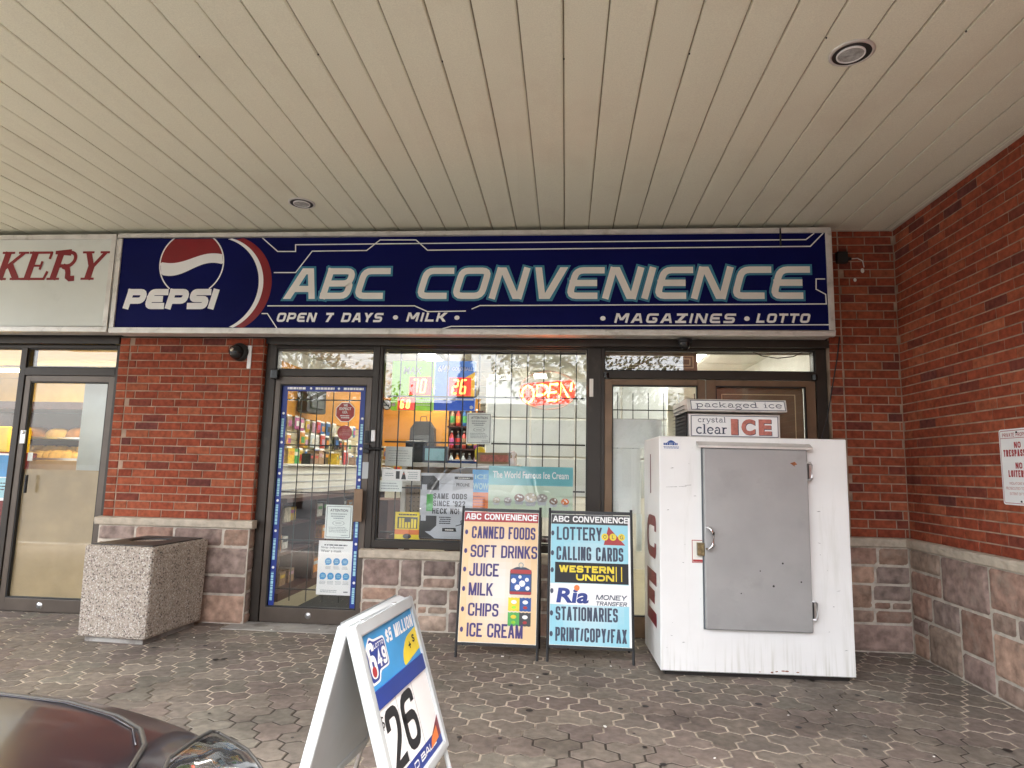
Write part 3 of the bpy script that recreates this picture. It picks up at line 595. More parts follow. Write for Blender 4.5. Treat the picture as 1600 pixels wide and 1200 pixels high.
for pl in ([(410,370),(434,393),(462,393),(462,382.5),(1259,374.5),(1272,361)], [(428,426),(462,426),(488,392.5),(573,391.5),(594,375),(650,375),(668,391),(1266,385),(1286,361)],
           [(418,478),(648,478),(668,487),(728,486)], [(737,483),(750,477.5),(1291,475),(1290,460),(1275,452),(1275,436),(1289,436)], [(409,490),(418,490),(433,515),(690,514),(705,510),(1296,507.5)]):
    b.stroke(P, clipz([UV(*p) for p in pl]), .0085, .002)
b.build('circuit_lines', M['white'], t)
b = MB(); q = UV(1218,356); b.pbox(P, q[0]-.006, Z1-.15, q[0]+.006, Z1-.005, .012, .016); b.build('dangling_wire', M['black'], t)

t = thing('bakery_sign', 'white light box sign with dark red BAKERY lettering at the left edge', 'sign', (-5.2,-.1,Z0))
lightbox(t, -6.9, Z0+.008, -3.782, Z1-.004, M['bakface'])
b = MB(); x1, z0 = UV(140, 437); x1b, z1 = UV(167, 393); h = z1-z0
k0 = UV(-6, 437)[0]
serif(b, P, 'KERY', UV(-12,437)[0], z0, UV(168,437)[0], z1, t=.155, shear=.24, c=.002)
k0 = UV(-92,437)[0]; tx = UV(-96,437)[0]
b.text(P, 'BA', tx, z0, UV(-10,437)[0], z1, .002, .02, .24)
b.build('lettering', M['red'], t)

# ------------------------------------------------------------------ shop front joinery
YG = .09
def frame_rect(b, P, a0, b0, a1, b1, l, r, bt, tp, c0, c1):     # four butted bars
    b.pbox(P, a0, b0, a0+l, b1, c0, c1); b.pbox(P, a1-r, b0, a1, b1, c0, c1); b.pbox(P, a0+l, b0, a1-r, b0+bt, c0, c1); b.pbox(P, a0+l, b1-tp, a1-r, b1, c0, c1)
def pane(x0, z0, x1, z1, parent, Y=YG):
    b = MB(); b.box((x0,Y,z0),(x1,Y+.006,z1)); return b.build('glass', M['glass'], parent)
F6 = front(.06)
def gaskets(b, x0, z0, x1, z1, P=None, c0=-.03, c1=-.006, g=.010): frame_rect(b, P or F6, x0, z0, x1, z1, g, g, g, g, c0, c1)

# surround of the shop door with its transom
t = thing('door_surround', 'dark bronze surround with top light around the shop door beside the brick pier', 'door frame', (-2.02,.08,0))
b = MB(); P5 = front(.05)
b.pbox(P5, -2.528, .0, -2.442, 2.262, -.12, 0); b.pbox(P5, -1.600, .0, -1.548, 2.262, -.12, .002); b.pbox(P5, -2.442, 2.232, -1.600, 2.262, -.12, 0); b.pbox(P5, -2.442, 1.992, -1.600, 2.046, -.12, .001)
b.build('frame', M['bronze'], t, bevel=.003)
b = MB(); gaskets(b, -2.442, 2.046, -1.600, 2.232); b.build('gasket', M['gasket'], t)
pane(-2.432, 2.056, -1.610, 2.222, t)
# shop door
def door(name, label, x0, z0, x1, z1, st, bt, tp, mt, handle=None, plate=True, ry=None):
    t = thing(name, label, 'door', ((x0+x1)/2,.08,0)); P = F6
    b = MB(); frame_rect(b, P, x0, z0, x1, z1, st, st, bt, tp, -.045, 0); b.build('frame', mt, t, bevel=.003)
    b = MB(); gaskets(b, x0+st, z0+bt, x1-st, z1-tp, P, -.035, -.004); b.build('gasket', M['gasket'], t)
    pane(x0+st+.008, z0+bt+.008, x1-st-.008, z1-tp-.008, t, .088)
    return t
sd_ = door('shop_door', 'bronze framed glass shop door with blue border strips and stuck-on notices', -2.436, .008, -1.606, 1.986, .044, .112, .062, M['bronze2'])
b = MB(); x0, z0, x1, z1 = rect(554.5, 815, 568.5, 763.5, .03); b.box((x0,-.01,z0),(x1,.004,z1)); b.box((x0+.02,.004,z0+.03),(x1-.02,.058,z0+.06)); b.box((x0+.02,.004,z1-.06),(x1-.02,.058,z1-.03)); b.build('pull_handle', M['copper'], sd_, bevel=.006)
b = MB(); x0, z0, x1, z1 = rect(571, 692, 580, 673, .05); b.box((x0,.03,z0),(x1,.06,z1))
for k in range(5): b.pbox(front(.03), (x0+x1)/2-.012, z0+.012+k*.016, (x0+x1)/2+.012, z0+.022+k*.016, 0, .006)
b.build('keypad_lock', M['black'], sd_, bevel=.003)
b = MB(); x0, z0, x1, z1 = rect(569, 706, 599, 697, .03); b.tube([(x0,.03,(z0+z1)/2),(x1,.03,(z0+z1)/2)], .013, 8); b.box((x0-.005,.02,z0-.012),(x0+.045,.06,z1+.012)); b.build('latch', M['blackpl'], sd_, bevel=.003)
b = MB(); x0, z0, x1, z1 = rect(568, 748, 575, 722, .05); b.box((x0-.012,.052,z0),(x1+.004,.06,z1)); b.disc(front(.0515), (x0+x1)/2, (z0+z1)/2, .012, 0, 16); b.build('lock_plate', M['plastic'], sd_, bevel=.003)
b = MB(); x0, z0, x1, z1 = rect(580.5, 690, 587, 672, .048); b.box((x0,.03,z0),(x1,.0475,z1)); b.build('sensor_cover', M['white'], sd_, bevel=.006)
b = MB(); x0, z0, x1, z1 = rect(476, 964, 486, 960, .06); b.lathe(PL(((x0+x1)/2,.06,(z0+z1)/2),(1,0,0),(0,0,1)), [(.026,0),(.024,.004),(.001,.006)], 20); o = b.build('floor_bolt', M['steel'], sd_, smooth=True); 
b = MB(); b.box((-2.462,.005,1.96),(-2.40,.06,2.045)); b.build('top_pivot', M['blackpl'], sd_, bevel=.01)
# blue border strips with white wording, stuck on the door glass
gx0, gz0, gx1, gz1 = -2.386, .128, -1.656, 1.918
for k, (a0, c0, a1, c1) in enumerate(((gx0,gz0,gx0+.052,gz1-.05),(gx1-.052,gz0,gx1,gz1-.05),(gx0,gz1-.05,gx1,gz1))):
    b = MB(); P = front(.0868); b.mi = 0; b.quad(P, a0, c0, a1, c1, 0); b.mi = 1; rr = random.Random(k)
    if k < 2:
        z = c0+.03
        while z < c1-.2:
            l = rr.uniform(.12,.26); Pv = PL((a0+.033,.0868,z),(0,0,1),(-1,0,0)); Pv.n = Vector((0,-1,0))
            b.mi = 2; b.lines(Pv, 0, -.004, l, .022, 1, .0008, .8, k*9+int(z*50)); z += l+.03; b.mi = 1; b.disc(P, a0+.026, z, .011, .0008, 12); z += .035
    else:
        x = a0+.03
        while x < a1-.1: b.lines(P, x, c0+.013, min(x+.2,a1-.01), c0+.037, 1, .0008, .8, int(x*40)+200); x += .24; b.disc(P, x-.02, c0+.025, .010, .0008, 12)
    b.build('border_strip', [M['dblue'], M['white'], M['ltblue']], sd_)

# display window
t = thing('display_window', 'wide shop display window crowded with posters and lit signs', 'window', (-.68,.08,.61))
b = MB(); b.pbox(P5, -1.548, .613, -1.522, 2.262, -.10, -.004); b.pbox(P5, .168, .613, .276, 2.262, -.12, .002); b.pbox(P5, -1.522, 2.240, .168, 2.262, -.1, 0); b.pbox(P5, -1.522, .613, .168, .672, -.10, .012)
b.build('frame', M['bronze'], t, bevel=.003)
b = MB(); gaskets(b, -1.522, .672, .168, 2.240); b.build('gasket', M['gasket'], t)
pane(-1.512, .682, .158, 2.230, t)
b = MB(); x0, z0, x1, z1 = rect(921, 620, 927, 592, .046); b.box((x0,.036,z0),(x1,.0475,z1)); b.build('frame_label', M['cream'], t, bevel=.002)

# double door at the right with its transom
t = thing('double_door_surround', 'brown surround with wide top light over the double doors behind the ice freezer', 'door frame', (1.1,.08,0))
b = MB(); b.pbox(P5, .276, .0, .300, 2.262, -.12, 0); b.pbox(P5, 1.944, .0, 2.026, 2.262, -.12, 0); b.pbox(P5, .300, 2.238, 1.944, 2.262, -.12, 0); b.pbox(P5, .300, 2.000, 1.944, 2.062, -.12, .002)
b.build('frame', M['bronze'], t, bevel=.003)
b = MB(); gaskets(b, .300, 2.062, 1.944, 2.238); b.build('gasket', M['gasket'], t)
pane(.310, 2.072, 1.934, 2.228, t)
b = MB()
for x in (.315, 1.925): b.tube([(x,.03,2.0),(x,.03,2.04)], .022, 12)
b.build('pivot', M['blackpl'], t)
def pinstripe(parent, Y, x0, z0, x1, z1, ins):
    b = MB(); b.box((x0,Y,z0),(x1,Y+.01,z1)); 
    o = b.build('backing_board', M['tanboard'], parent); b = MB(); P = front(Y-.001)
    for i in ins: frame_rect(b, P, x0+i, z0+i*.9-.5*(z1-z0 > 1), x1-i, z1-i*.9, .007, .007, .007, .007, 0, .002)
    b.build('pinstripe', M['stripe'], o)
M['tanboard'] = mat('tan_board', (.20,.135,.075), .5, var=.14, scale=7); M['stripe'] = mat('cream_stripe', (.70,.55,.32), .5)
pinstripe(t, .13, .31, 2.072, 1.05, 2.228, (.03,.055))
dl = door('double_door_leaf', 'left leaf of the brown double door with white paper sheets behind its glass', .304, .008, 1.096, 1.994, .058, .15, .045, M['copper'])
dr = door('double_door_leaf', 'right leaf of the brown double door with tan board behind its glass', 1.104, .008, 1.940, 1.994, .070, .15, .045, M['copper'])
pinstripe(dr, .13, 1.175, .17, 1.868, 1.948, (.06,))
def card(name, label, cat, u0, v0, u1, v1, Y, mats, draw=None, th=.0012, group=None, dx=0):
    x0, z0, x1, z1 = rect(u0, v1, u1, v0, Y); o = ((x0+x1)/2, Y, z0); P = PL((x0,Y,z0),(1,0,0),(0,0,1)); W_, H_ = x1-x0, z1-z0
    b = MB(); b.mi = 0; b.pbox(P, 0, 0, W_, H_, -th, 0)
    if draw: draw(b, P, W_, H_)
    return tag(b.build(name, mats, None, origin=o), label, cat, group)
card('paper_sheet', 'large white paper sheet taped inside the left leaf of the double door', 'paper', 950, 701, 1001, 802, .098, [M['paper']])
card('paper_sheet', 'narrow white paper strip hanging under the sheet in the double door', 'paper', 994, 803, 1003, 862, .099, [M['papergr']])
card('paper_sheet', 'pale sheet above the large white sheet in the left double door leaf', 'paper', 950, 655, 1034, 700, .100, [M['board']])

# bakery door, surround and side light
t = thing('bakery_surround', 'dark surround with side window and top light at the left of the brick pier', 'door frame', (-4.5,.08,0))
b = MB(); b.pbox(P5, -4.745, 0, -4.690, 2.245, -.12, 0); b.pbox(P5, -3.862, 0, -3.806, 2.245, -.12, 0); b.pbox(P5, -7.9, 2.215, -3.862, 2.245, -.12, .002); b.pbox(P5, -4.690, 1.975, -3.862, 2.042, -.12, .002)
b.pbox(P5, -7.9, 0, -4.745, .4, -.12, 0); b.pbox(P5, -6.4, .4, -6.33, 2.215, -.12, 0)
b.build('frame', M['bronze'], t, bevel=.003)
b = MB(); gaskets(b, -4.690, 2.042, -3.862, 2.215); gaskets(b, -6.33, .4, -4.745, 2.215); b.build('gasket', M['gasket'], t)
pane(-4.680, 2.052, -3.872, 2.205, t); pane(-6.32, .41, -4.755, 2.205, t); pane(-7.9, .41, -6.4, 2.205, t)
bd = door('bakery_door', 'glass bakery door with brown paper covering its lower half', -4.686, .008, -3.866, 1.972, .050, .10, .05, M['bronze2'])
b = MB(); x0, z0, x1, z1 = rect(31, 693, 39, 672, .05); b.box((x0,.05,z0),(x1,.06,z1)); b.lathe(PL(((x0+x1)/2,.05,z1-.02),(1,0,0),(0,0,1)), [(.016,0),(.014,.01),(.001,.011)], 14); b.build('lock_cylinder', M['steel'], bd, bevel=.003)
b = MB(); x0, z0, x1, z1 = rect(36, 770, 42, 742, .04); b.tube([(x1,.03,z0),(x1,.03,z1)], .012, 8); b.build('latch', M['blackpl'], bd)
b = MB(); b.lathe(PL((-4.32,.06,.055),(1,0,0),(0,0,1)), [(.028,0),(.026,.004),(.001,.006)], 20); b.build('floor_bolt', M['steel'], bd, smooth=True)
kp = mat('kraft_paper', (.37,.275,.15), .75, var=.13, scale=5, bump=.25, bscale=12, grime=(.32,.24,.135), gscale=2, glo=.5, ghi=.8)
b = MB(); rr = random.Random(4); P = front(.096); nx, nz = 10, 16; x0, z0, x1, z1 = -4.632, .112, -3.918, 1.168
vs = [P(x0+(x1-x0)*i/nx, z0+(z1-z0)*j/nz, rr.uniform(-.004,0)) for j in range(nz+1) for i in range(nx+1)]
b.add(vs, [(j*(nx+1)+i, j*(nx+1)+i+1, (j+1)*(nx+1)+i+1, (j+1)*(nx+1)+i) for j in range(nz) for i in range(nx)])
tag(b.build('paper_cover', kp, None, origin=(-4.27,.096,.112), smooth=True), 'sheet of brown kraft paper taped inside the lower half of the bakery door', 'paper')
card('paper_sheet', 'small pale label stuck inside the bakery door just above the brown paper', 'paper', 43, 707, 51, 720, .096, [M['paper']])

# ------------------------------------------------------------------ security grilles behind the glass
def grille(label, x0, z0, x1, z1, Y, xs, zs, r=.0056):
    t = thing('security_grille', label, 'grille', ((x0+x1)/2,Y,z0))
    e = r*.8
    for z in zs: b = MB(); b.box((x0,Y-r,z-r*1.15),(x1,Y+r,z+r*1.15)); b.build('cross_bar', M['black'], t)
    for x in xs: b = MB(); b.box((x-e,Y+r*.4,z0),(x+e,Y+r*2,z1)); b.build('upright_bar', M['black'], t)
YR = .17
def gx(u): return spot(u, 600, YR).x
def gz(v): return spot(760, v, YR).z
grille('black wire security grille behind the display window', -1.51, .70, .155, 2.235, YR, [gx(625)+i*.1345 for i in range(12)], [gz(552), gz(621), gz(693), gz(765), gz(836)])
def dz_(v): return spot(500, v, YR).z
grille('black security grille behind the shop door', -2.40, .15, -1.66, 1.91, YR, [spot(492,690,YR).x+i*.139 for i in range(-3,5)], [dz_(625), dz_(696), dz_(770), dz_(845), dz_(922)], .0042)
grille('security grille behind the left leaf of the double door', .37, 1.42, 1.03, 1.93, .42, [spot(965+i*24,620,.42).x for i in range(6)], [spot(1000,641,.42).z, spot(1000,690,.42).z], .004)
# ------------------------------------------------------------------ notices and posters on the inside of the glass
YP = .0995
def fine(ma, x0, y0, x1, y1, n, th=.45, seed=1):
    def f(b, P, W, H): b.mi = ma; b.lines(P, x0*W, y0*H, x1*W, y1*H, n, .0006, th, seed)
    return f
def notice(b, P, W, H):
    b.mi = 1; frame_rect(b, P, .05*W, .04*H, .95*W, .96*H, .004, .004, .004, .004, 0, .0006)
    b.mi = 2; b.text(P, 'ATTENTION', .17*W, .80*H, .83*W, .88*H, .0008, .02); b.mi = 3
    for i, (a, z) in enumerate(((.12,.73),(.2,.66),(.24,.60))): b.lines(P, a*W, (z-.02)*H, (1-a)*W, (z+.025)*H, 1, .0008, .7, i)
    b.ring(P, .5*W, .46*H, .2*W, .225*W, .0008, 24, .42); b.lines(P, .36*W, .43*H, .64*W, .49*H, 2, .0008, .5, 5)
    b.lines(P, .12*W, .18*H, .88*W, .36*H, 4, .0008, .4, 8); b.lines(P, .6*W, .09*H, .9*W, .12*H, 1, .0008, .7, 9)
NM = [M['papergr'], M['ink'], M['ink'], M['inkl']]
card('notice', 'framed ATTENTION notice on the shop door beneath the pull handle', 'notice', 508, 789, 550, 842, YP, NM, notice)
card('notice', 'framed ATTENTION notice high in the middle of the display window', 'notice', 729, 645, 768, 694, YP, NM, notice)
def mask(b, P, W, H):
    b.mi = 1; b.lines(P, .06*W, .90*H, .94*W, .94*H, 1, .0006, .6, 2); b.text(P, 'Stop infection', .07*W, .845*H, .72*W, .895*H, .0008, .01); b.text(P, 'Wear a mask', .07*W, .785*H, .66*W, .835*H, .0008, .01)
    b.mi = 2
    for i in range(3): b.disc(P, (.30+.235*i)*W, .615*H, .098*W, .0008, 18); b.poly(P, [((.22+.235*i)*W,.55*H),((.30+.235*i)*W,.55*H),((.24+.235*i)*W,.6*H)], .0009)
    for i in range(4): b.disc(P, (.165+.22*i)*W, .345*H, .095*W, .0008, 18); b.poly(P, [((.08+.22*i)*W,.285*H),((.16+.22*i)*W,.285*H),((.1+.22*i)*W,.33*H)], .0009)
    b.mi = 3
    for i in range(3): b.lines(P, (.21+.235*i)*W, .47*H, (.40+.235*i)*W, .53*H, 3, .0008, .4, i)
    for i in range(4): b.lines(P, (.07+.22*i)*W, .19*H, (.26+.22*i)*W, .26*H, 3, .0008, .4, i+9)
    b.lines(P, .05*W, .04*H, .6*W, .10*H, 2, .0008, .4, 22); b.mi = 1; b.lines(P, .76*W, .045*H, .92*W, .075*H, 1, .0008, .8, 23)
    b.mi = 4
    for x, z, k in ((.30,.615,1),(.535,.615,2),(.77,.615,3),(.165,.345,4),(.385,.345,5),(.605,.345,6),(.825,.345,7)): b.lines(P, (x-.055)*W, (z-.03)*H, (x+.06)*W, (z+.03)*H, 2, .0012, .45, k)
card('mask_poster', 'white health poster with seven blue circles low on the shop door', 'poster', 496, 845, 551, 930, YP, [M['white'], M['ink'], M['sky'], M['inkl'], M['ltblue']], mask)
# red octagon and red round sticker
x0, z0, x1, z1 = rect(524, 660, 555, 628, YP); c = ((x0+x1)/2, (z0+z1)/2); r = (x1-x0)/2*1.04
b = MB(); P = front(YP); b.mi = 0; o8 = lambda k: [(c[0]+k*math.cos(R(22.5+45*i)), c[1]+k*math.sin(R(22.5+45*i))) for i in range(8)]
b.prism(P, o8(r), -.001, 0); b.mi = 1; b.poly(P, o8(r*.93), .0005); b.mi = 0
for s, w, z in (('WE',.40,.52),('EXPECT',1.15,.20),('I.D.',.5,-.12)): b.text(P, s, c[0]-r*w/2, c[1]+r*z, c[0]+r*w/2, c[1]+r*(z+.25), .001, .03)
b.lines(P, c[0]-r*.5, c[1]-r*.62, c[0]+r*.5, c[1]-r*.25, 2, .001, .5, 3)
tag(b.build('octagon_sticker', [M['white'], M['redstk']], None, origin=(c[0],YP,z0)), 'red octagonal WE EXPECT I.D. sticker on the shop door', 'sticker')
x0, z0, x1, z1 = rect(527, 687, 550, 665, YP); c = ((x0+x1)/2, (z0+z1)/2); r = (x1-x0)/2
b = MB(); b.mi = 0; b.prism(P, [(c[0]+r*math.cos(R(12*i)), c[1]+r*.95*math.sin(R(12*i))) for i in range(30)], -.001, 0); b.mi = 1; b.lines(P, c[0]-r*.75, c[1]-r*.4, c[0]+r*.75, c[1]+r*.45, 4, .0008, .4, 4)
tag(b.build('round_sticker', [M['redstk'], M['pink']], None, origin=(c[0],YP,z0)), 'small round red sticker beneath the octagonal sticker on the shop door', 'sticker')
x0, z0, x1, z1 = rect(597, 643, 612, 622, YP); c = ((x0+x1)/2, (z0+z1)/2); r = (x1-x0)/2
b = MB(); b.mi = 0; b.prism(P, [(c[0]+r*math.cos(R(12*i)), c[1]+r*1.1*math.sin(R(12*i))) for i in range(30)], -.001, 0); b.mi = 1; b.ring(P, c[0], c[1], r*.8, r*1.0, .0006, 30, 1.1); b.stroke(P, [(c[0]-r*.6,c[1]+r*.6),(c[0]+r*.6,c[1]-r*.6)], r*.2, .0007); b.stroke(P, [(c[0]-r*.6,c[1]-r*.1),(c[0]+r*.5,c[1]-r*.1)], r*.28, .0008)
tag(b.build('no_smoking_sticker', [M['cream'], M['inkb']], None, origin=(c[0],YP,z0)), 'round no smoking sticker at the upper left edge of the display window', 'sticker')
def pro(b, P, W, H):
    X = lambda x: (x-465)/585*W
    Z = lambda y: (1-(y-350)/735)*H
    q = lambda *pts: [(X(x), Z(y)) for x, y in pts]
    b.mi = 1; b.poly(P, q((467,540),(467,382),(610,380),(672,440),(672,545)), .0005); b.poly(P, q((467,1075),(467,830),(655,832),(655,940),(590,1005),(530,1008),(610,1060),(640,1083),(470,1083)), .0005)
    b.mi = 0; b.poly(P, q((480,890),(480,482),(537,482),(537,890)), .0010)
    b.mi = 2; b.poly(P, q((532,780),(532,590),(610,590),(610,780)), .0008)
    b.mi = 3
    for s, a, c_, y0, y1 in (('SAME ODDS',612,985,640,578),('SINCE \'92?',612,968,722,660),('HECK NO!',606,905,808,745)): sans(b, P, s, X(a), Z(y0), X(c_), Z(y1), .2, .0012, chamfer=True, rad=.3)
    b.text(P, 'PROLINE', X(862), Z(495), X(1010), Z(458), .0008, .02)
    b.lines(P, X(678), Z(925), X(825), Z(835), 4, .0008, .5, 3); b.poly(P, q((722,1003),(722,965),(870,962),(880,1003)), .0008); b.poly(P, q((842,415),(842,385),(1048,385),(1048,418)), .0008)
    b.stroke(P, q((690,468),(850,470)), .002, .0008); b.stroke(P, q((868,940),(930,920),(925,885),(950,870)), .006, .0008)
    b.mi = 4; b.lines(P, X(862), Z(408), X(1030), Z(394), 1, .0012, .6, 6); b.lines(P, X(750), Z(996), X(850), Z(974), 1, .0012, .6, 7)
card('sports_poster', 'grey and charcoal poster reading SAME ODDS SINCE 92 HECK NO in the display window', 'poster', 656, 739.5, 738.5, 842, YP, [M['greypr'], M['charcoal'], M['green'], M['inkb'], M['cream']], pro)
def icecream(b, P, W, H):
    b.mi = 1; b.quad(P, 0, .62*H, W, H, .0005); b.mi = 2; b.text(P, 'The World Famous Ice Cream', .05*W, .76*H, .95*W, .90*H, .001, .02)
    for i, (r, k) in enumerate(((.042,0),(.045,2),(.058,1),(.072,0),(.062,2),(.048,1),(.045,3))):
        x = (.10+.135*i)*W; z = .30*H+(.05*H if i in (2,3,4) else 0); rr = r*W
        b.mi = 3; b.poly(P, [(x-rr,z),(x-rr*.7,z-rr*1.1),(x+rr*.7,z-rr*1.1),(x+rr,z)], .0008)
        b.mi = 4+k; b.disc(P, x, z+rr*.25, rr*1.05, .001, 18, rr*.8); b.mi = 2
        for j in range(4): b.disc(P, x+rr*.5*math.cos(j*1.9+i), z+rr*.3+rr*.4*math.sin(j*2.3+i), rr*.2, .0012, 8)
card('ice_cream_poster', 'teal and pale green poster with seven ice cream cups in the display window', 'poster', 763, 729, 895, 808, YP, [M['icegreen'] if 'icegreen' in M else mat('pale_green_print', (.55,.66,.52), .5, var=.05), mat('teal_print', (.16,.47,.52), .5, var=.06), M['white'], M['greypr'], mat('vanilla', (.55,.48,.36), .5, var=.3, scale=90), mat('chocolate', (.22,.12,.08), .5, var=.3, scale=90), mat('grey_mix', (.35,.32,.30), .5, var=.3, scale=90), M['orange']], icecream)
def bluep(b, P, W, H):
    b.mi = 1; b.quad(P, 0, 0, W, .52*H, .0005); b.mi = 2
    for i in range(7): b.quad(P, .06*W, (.06+.06*i)*H, .8*W, (.085+.06*i)*H, .001)
    b.mi = 3; b.text(P, 'ICE', .15*W, .80*H, .9*W, .90*H, .001, .02); b.text(P, 'WOW', .05*W, .58*H, .98*W, .72*H, .001, .03)
card('blue_poster', 'narrow sky blue and orange poster beside the ice cream poster', 'poster', 737.5, 734, 763.5, 808, YP+.0016, [M['sky'], M['orange'], M['pink'], M['ltblue']], bluep)
def yel(b, P, W, H):
    b.mi = 1; b.quad(P, .10*W, .40*H, .90*W, .82*H, .0005); b.mi = 0; rr = random.Random(2)
    for i in range(6): x = (.16+.12*i)*W; h = rr.uniform(.2,.36)*H; b.quad(P, x, .42*H, x+.09*W, .42*H+h, .001)
    b.mi = 2; b.quad(P, 0, .18*H, W, .36*H, .0004); b.mi = 1; b.disc(P, .5*W, .02*H+.1*W, .17*W, .001, 20, .1*W); b.lines(P, .12*W, .86*H, .88*W, .95*H, 1, .001, .6, 4)
card('yellow_poster', 'small yellow poster in the lower left corner of the display window', 'poster', 617, 800, 656, 843, YP, [M['yellow'], M['charcoal'], M['orange']], yel)
def ad(b, P, W, H):
    b.mi = 1; b.quad(P, .36*W, .15*H, .46*W, .85*H, .0005); b.poly(P, [(.50*W,.12*H),(.63*W,.12*H),(.60*W,.55*H),(.565*W,.88*H),(.53*W,.55*H)], .0005); b.mi = 2; b.lines(P, .05*W, .35*H, .33*W, .72*H, 2, .0006, .4, 2); b.lines(P, .66*W, .15*H, .95*W, .85*H, 4, .0006, .4, 3)
    b.mi = 3; b.disc(P, .565*W, .62*H, .022*W, .0009, 14)
card('advert_strip', 'long white advert strip with two small portraits at the left of the display window', 'advert', 597, 733.5, 657, 751, YP, [M['white'], M['charcoal'], M['inkl'], M['pink']], ad)
def note(b, P, W, H): b.mi = 1; b.lines(P, .1*W, .15*H, .9*W, .85*H, 3, .0006, .35, 8)
card('note', 'pale green note beneath the advert strip in the display window', 'note', 590.5, 750.5, 628, 768, YP, [M['papergr'], M['inkl']], note)
card('paper_sheet', 'pale blank sheet inside the display window above the advert strip', 'paper', 602, 698, 646, 728, .24, [M['papergr'], M['inkl']], fine(1, .1, .2, .9, .85, 5, .2))

# ------------------------------------------------------------------ lit lottery signs and OPEN sign (they give off light)
M['led'] = glow('led_red', (1, .10, .02), 3.0); M['neon'] = glow('neon_orange', (1, .30, .04), 3.6); M['ledpanel'] = mat('led_panel', (.42,.025,.015), .3, var=.2, emit=.35)
M['neonback'] = mat('neon_backing', (.50,.018,.010), .3, var=.3, scale=18, emit=.7); M['unlit'] = mat('unlit_tube', (.75,.75,.78), .25)  # backing emission stands in for neon light scattered on the acrylic
SEG = {'0':'abcdef','6':'acdefg','2':'abged','7':'abc'}
def seven(b, P, ch, x, z, w, h, t):
    S = dict(a=((0,1),(1,1)), b=((1,1),(1,.5)), c=((1,.5),(1,0)), d=((0,0),(1,0)), e=((0,.5),(0,0)), f=((0,1),(0,.5)), g=((0,.5),(1,.5)))
    for s in SEG[ch]: 
        (a, b0), (c, d) = S[s]; sh = .12*h; b.stroke(P, [(x+a*w+b0*sh, z+b0*h), (x+c*w+d*sh, z+d*h)], t, .003+.0002*ord(s)/100)
YL = .30; P = front(YL)
def lot(label, u0, v0, u1, v1, face, extra, nums, words):
    x0, z0, x1, z1 = rect(u0, v1, u1, v0, YL); W, H = x1-x0, z1-z0; Q = PL((x0,YL,z0),(1,0,0),(0,0,1))
    t = thing('lottery_sign', label, 'lottery sign', ((x0+x1)/2,YL,z0)); b = MB(); b.pbox(Q, 0, 0, W, H, -.05, 0); b.build('panel', M['blackpl'] if False else face, t)
    b = MB(); extra(b, Q, W, H); b.build('artwork', [M['yellit'], M['white'], M['bluelit'], M['lime']], t)
    for s, a, c, w, h in nums:
        b = MB(); n = len(s); b.mi = 0; b.pbox(Q, a*W-.02, c*H-.022, (a+w)*W+.03, (c+h)*H+.022, 0, .003); b.mi = 1
        for i, ch in enumerate(s): seven(b, Q, ch, a*W+i*w*W/n+.006, c*H, w*W/n-.03, h*H, .014)
        b.build('digits', [M['ledpanel'], M['led']], t)
    b = MB()
    for s, a, c, w, h, bd in words: b.text(Q, s, a*W, c*H, (a+w)*W, (c+h)*H, .0025, bd, .1)
    b.build('lettering', M['white'], t)
def art1(b, Q, W, H):
    b.mi = 0; b.poly(Q, [(.45*W,.62*H),(.9*W,.70*H),(W,.5*H),(.95*W,.36*H),(.5*W,.33*H)], .001); b.mi = 1; b.disc(Q, .07*W, .11*H, .045*W, .001, 14); b.lines(Q, .6*W, .08*H, .95*W, .24*H, 3, .001, .35, 4)
def art2(b, Q, W, H):
    b.mi = 0; b.poly(Q, [(.55*W,.27*H),(W,.27*H),(W,.78*H),(.75*W,.66*H),(.6*W,.6*H)], .001); b.mi = 2; b.quad(Q, 0, 0, W, .19*H, .0012); b.mi = 1; b.quad(Q, .02*W, .20*H, .98*W, .235*H, .0014); b.disc(Q, .93*W, .06*H, .045*W, .002, 14)
lot('lime green lit MAX lottery sign with red digits behind the grille', 612, 564, 677, 641, M['lime'], art1, (('70',.48,.36,.38,.26),('60',.22,.05,.28,.15)), (('MAX',.27,.73,.46,.15,.03),))
lot('blue lit 649 lottery sign with red digits behind the grille', 679, 564, 742, 641, M['skylit'], art2, (('26',.42,.34,.40,.27),), (('6/49',.07,.77,.30,.14,.03),('GOLD BALL',.42,.80,.52,.075,.02)))
t = thing('open_sign', 'glowing red orange neon OPEN sign in the display window', 'neon sign', (-.17,.24,1.75))
YO = .26; q = lambda x, y, Y=YO: spot(760+x/7.27, 535+y/7.27, Y)
b = MB(); P = front(YO+.02); pts = [(q(x, y).x, q(x, y).z) for x, y in ((368,520),(410,470),(560,455),(760,440),(960,425),(1010,450),(1000,640),(950,690),(700,700),(520,720),(420,690),(372,620))]
b.prism(P, rounded(pts, .03, True, 3), -.006, 0); b.build('backing', M['neonback'], t)
tu = lambda *pts: [tuple(q(x, y, YO)) for x, y in pts]
for nm, ps in (('letter_o', [tu(*[(472+66*math.cos(R(a+70)), 588+92*math.sin(R(a+70))) for a in range(0, 361, 15)])]), ('letter_p', [tu((572,612),(580,486),(650,480),(690,500),(690,560),(650,592),(578,600))]),
               ('letter_e', [tu((815,470),(725,476),(712,560),(700,620)), tu((716,572),(800,562)), tu((690,662),(800,655))]), ('letter_n', [tu((828,655),(848,462),(938,640)), tu((958,555),(970,458))])):
    b = MB()
    for p in ps: b.tube(p, .0075, 8)
    b.build('tube', M['neon'], t)
b = MB(); b.tube([tuple(q(700+325*math.cos(R(a)), 545+215*math.sin(R(a)), YO+.01)) for a in range(0, 360, 6)], .005, 6, True); b.build('oval_tube', M['unlit'], t)

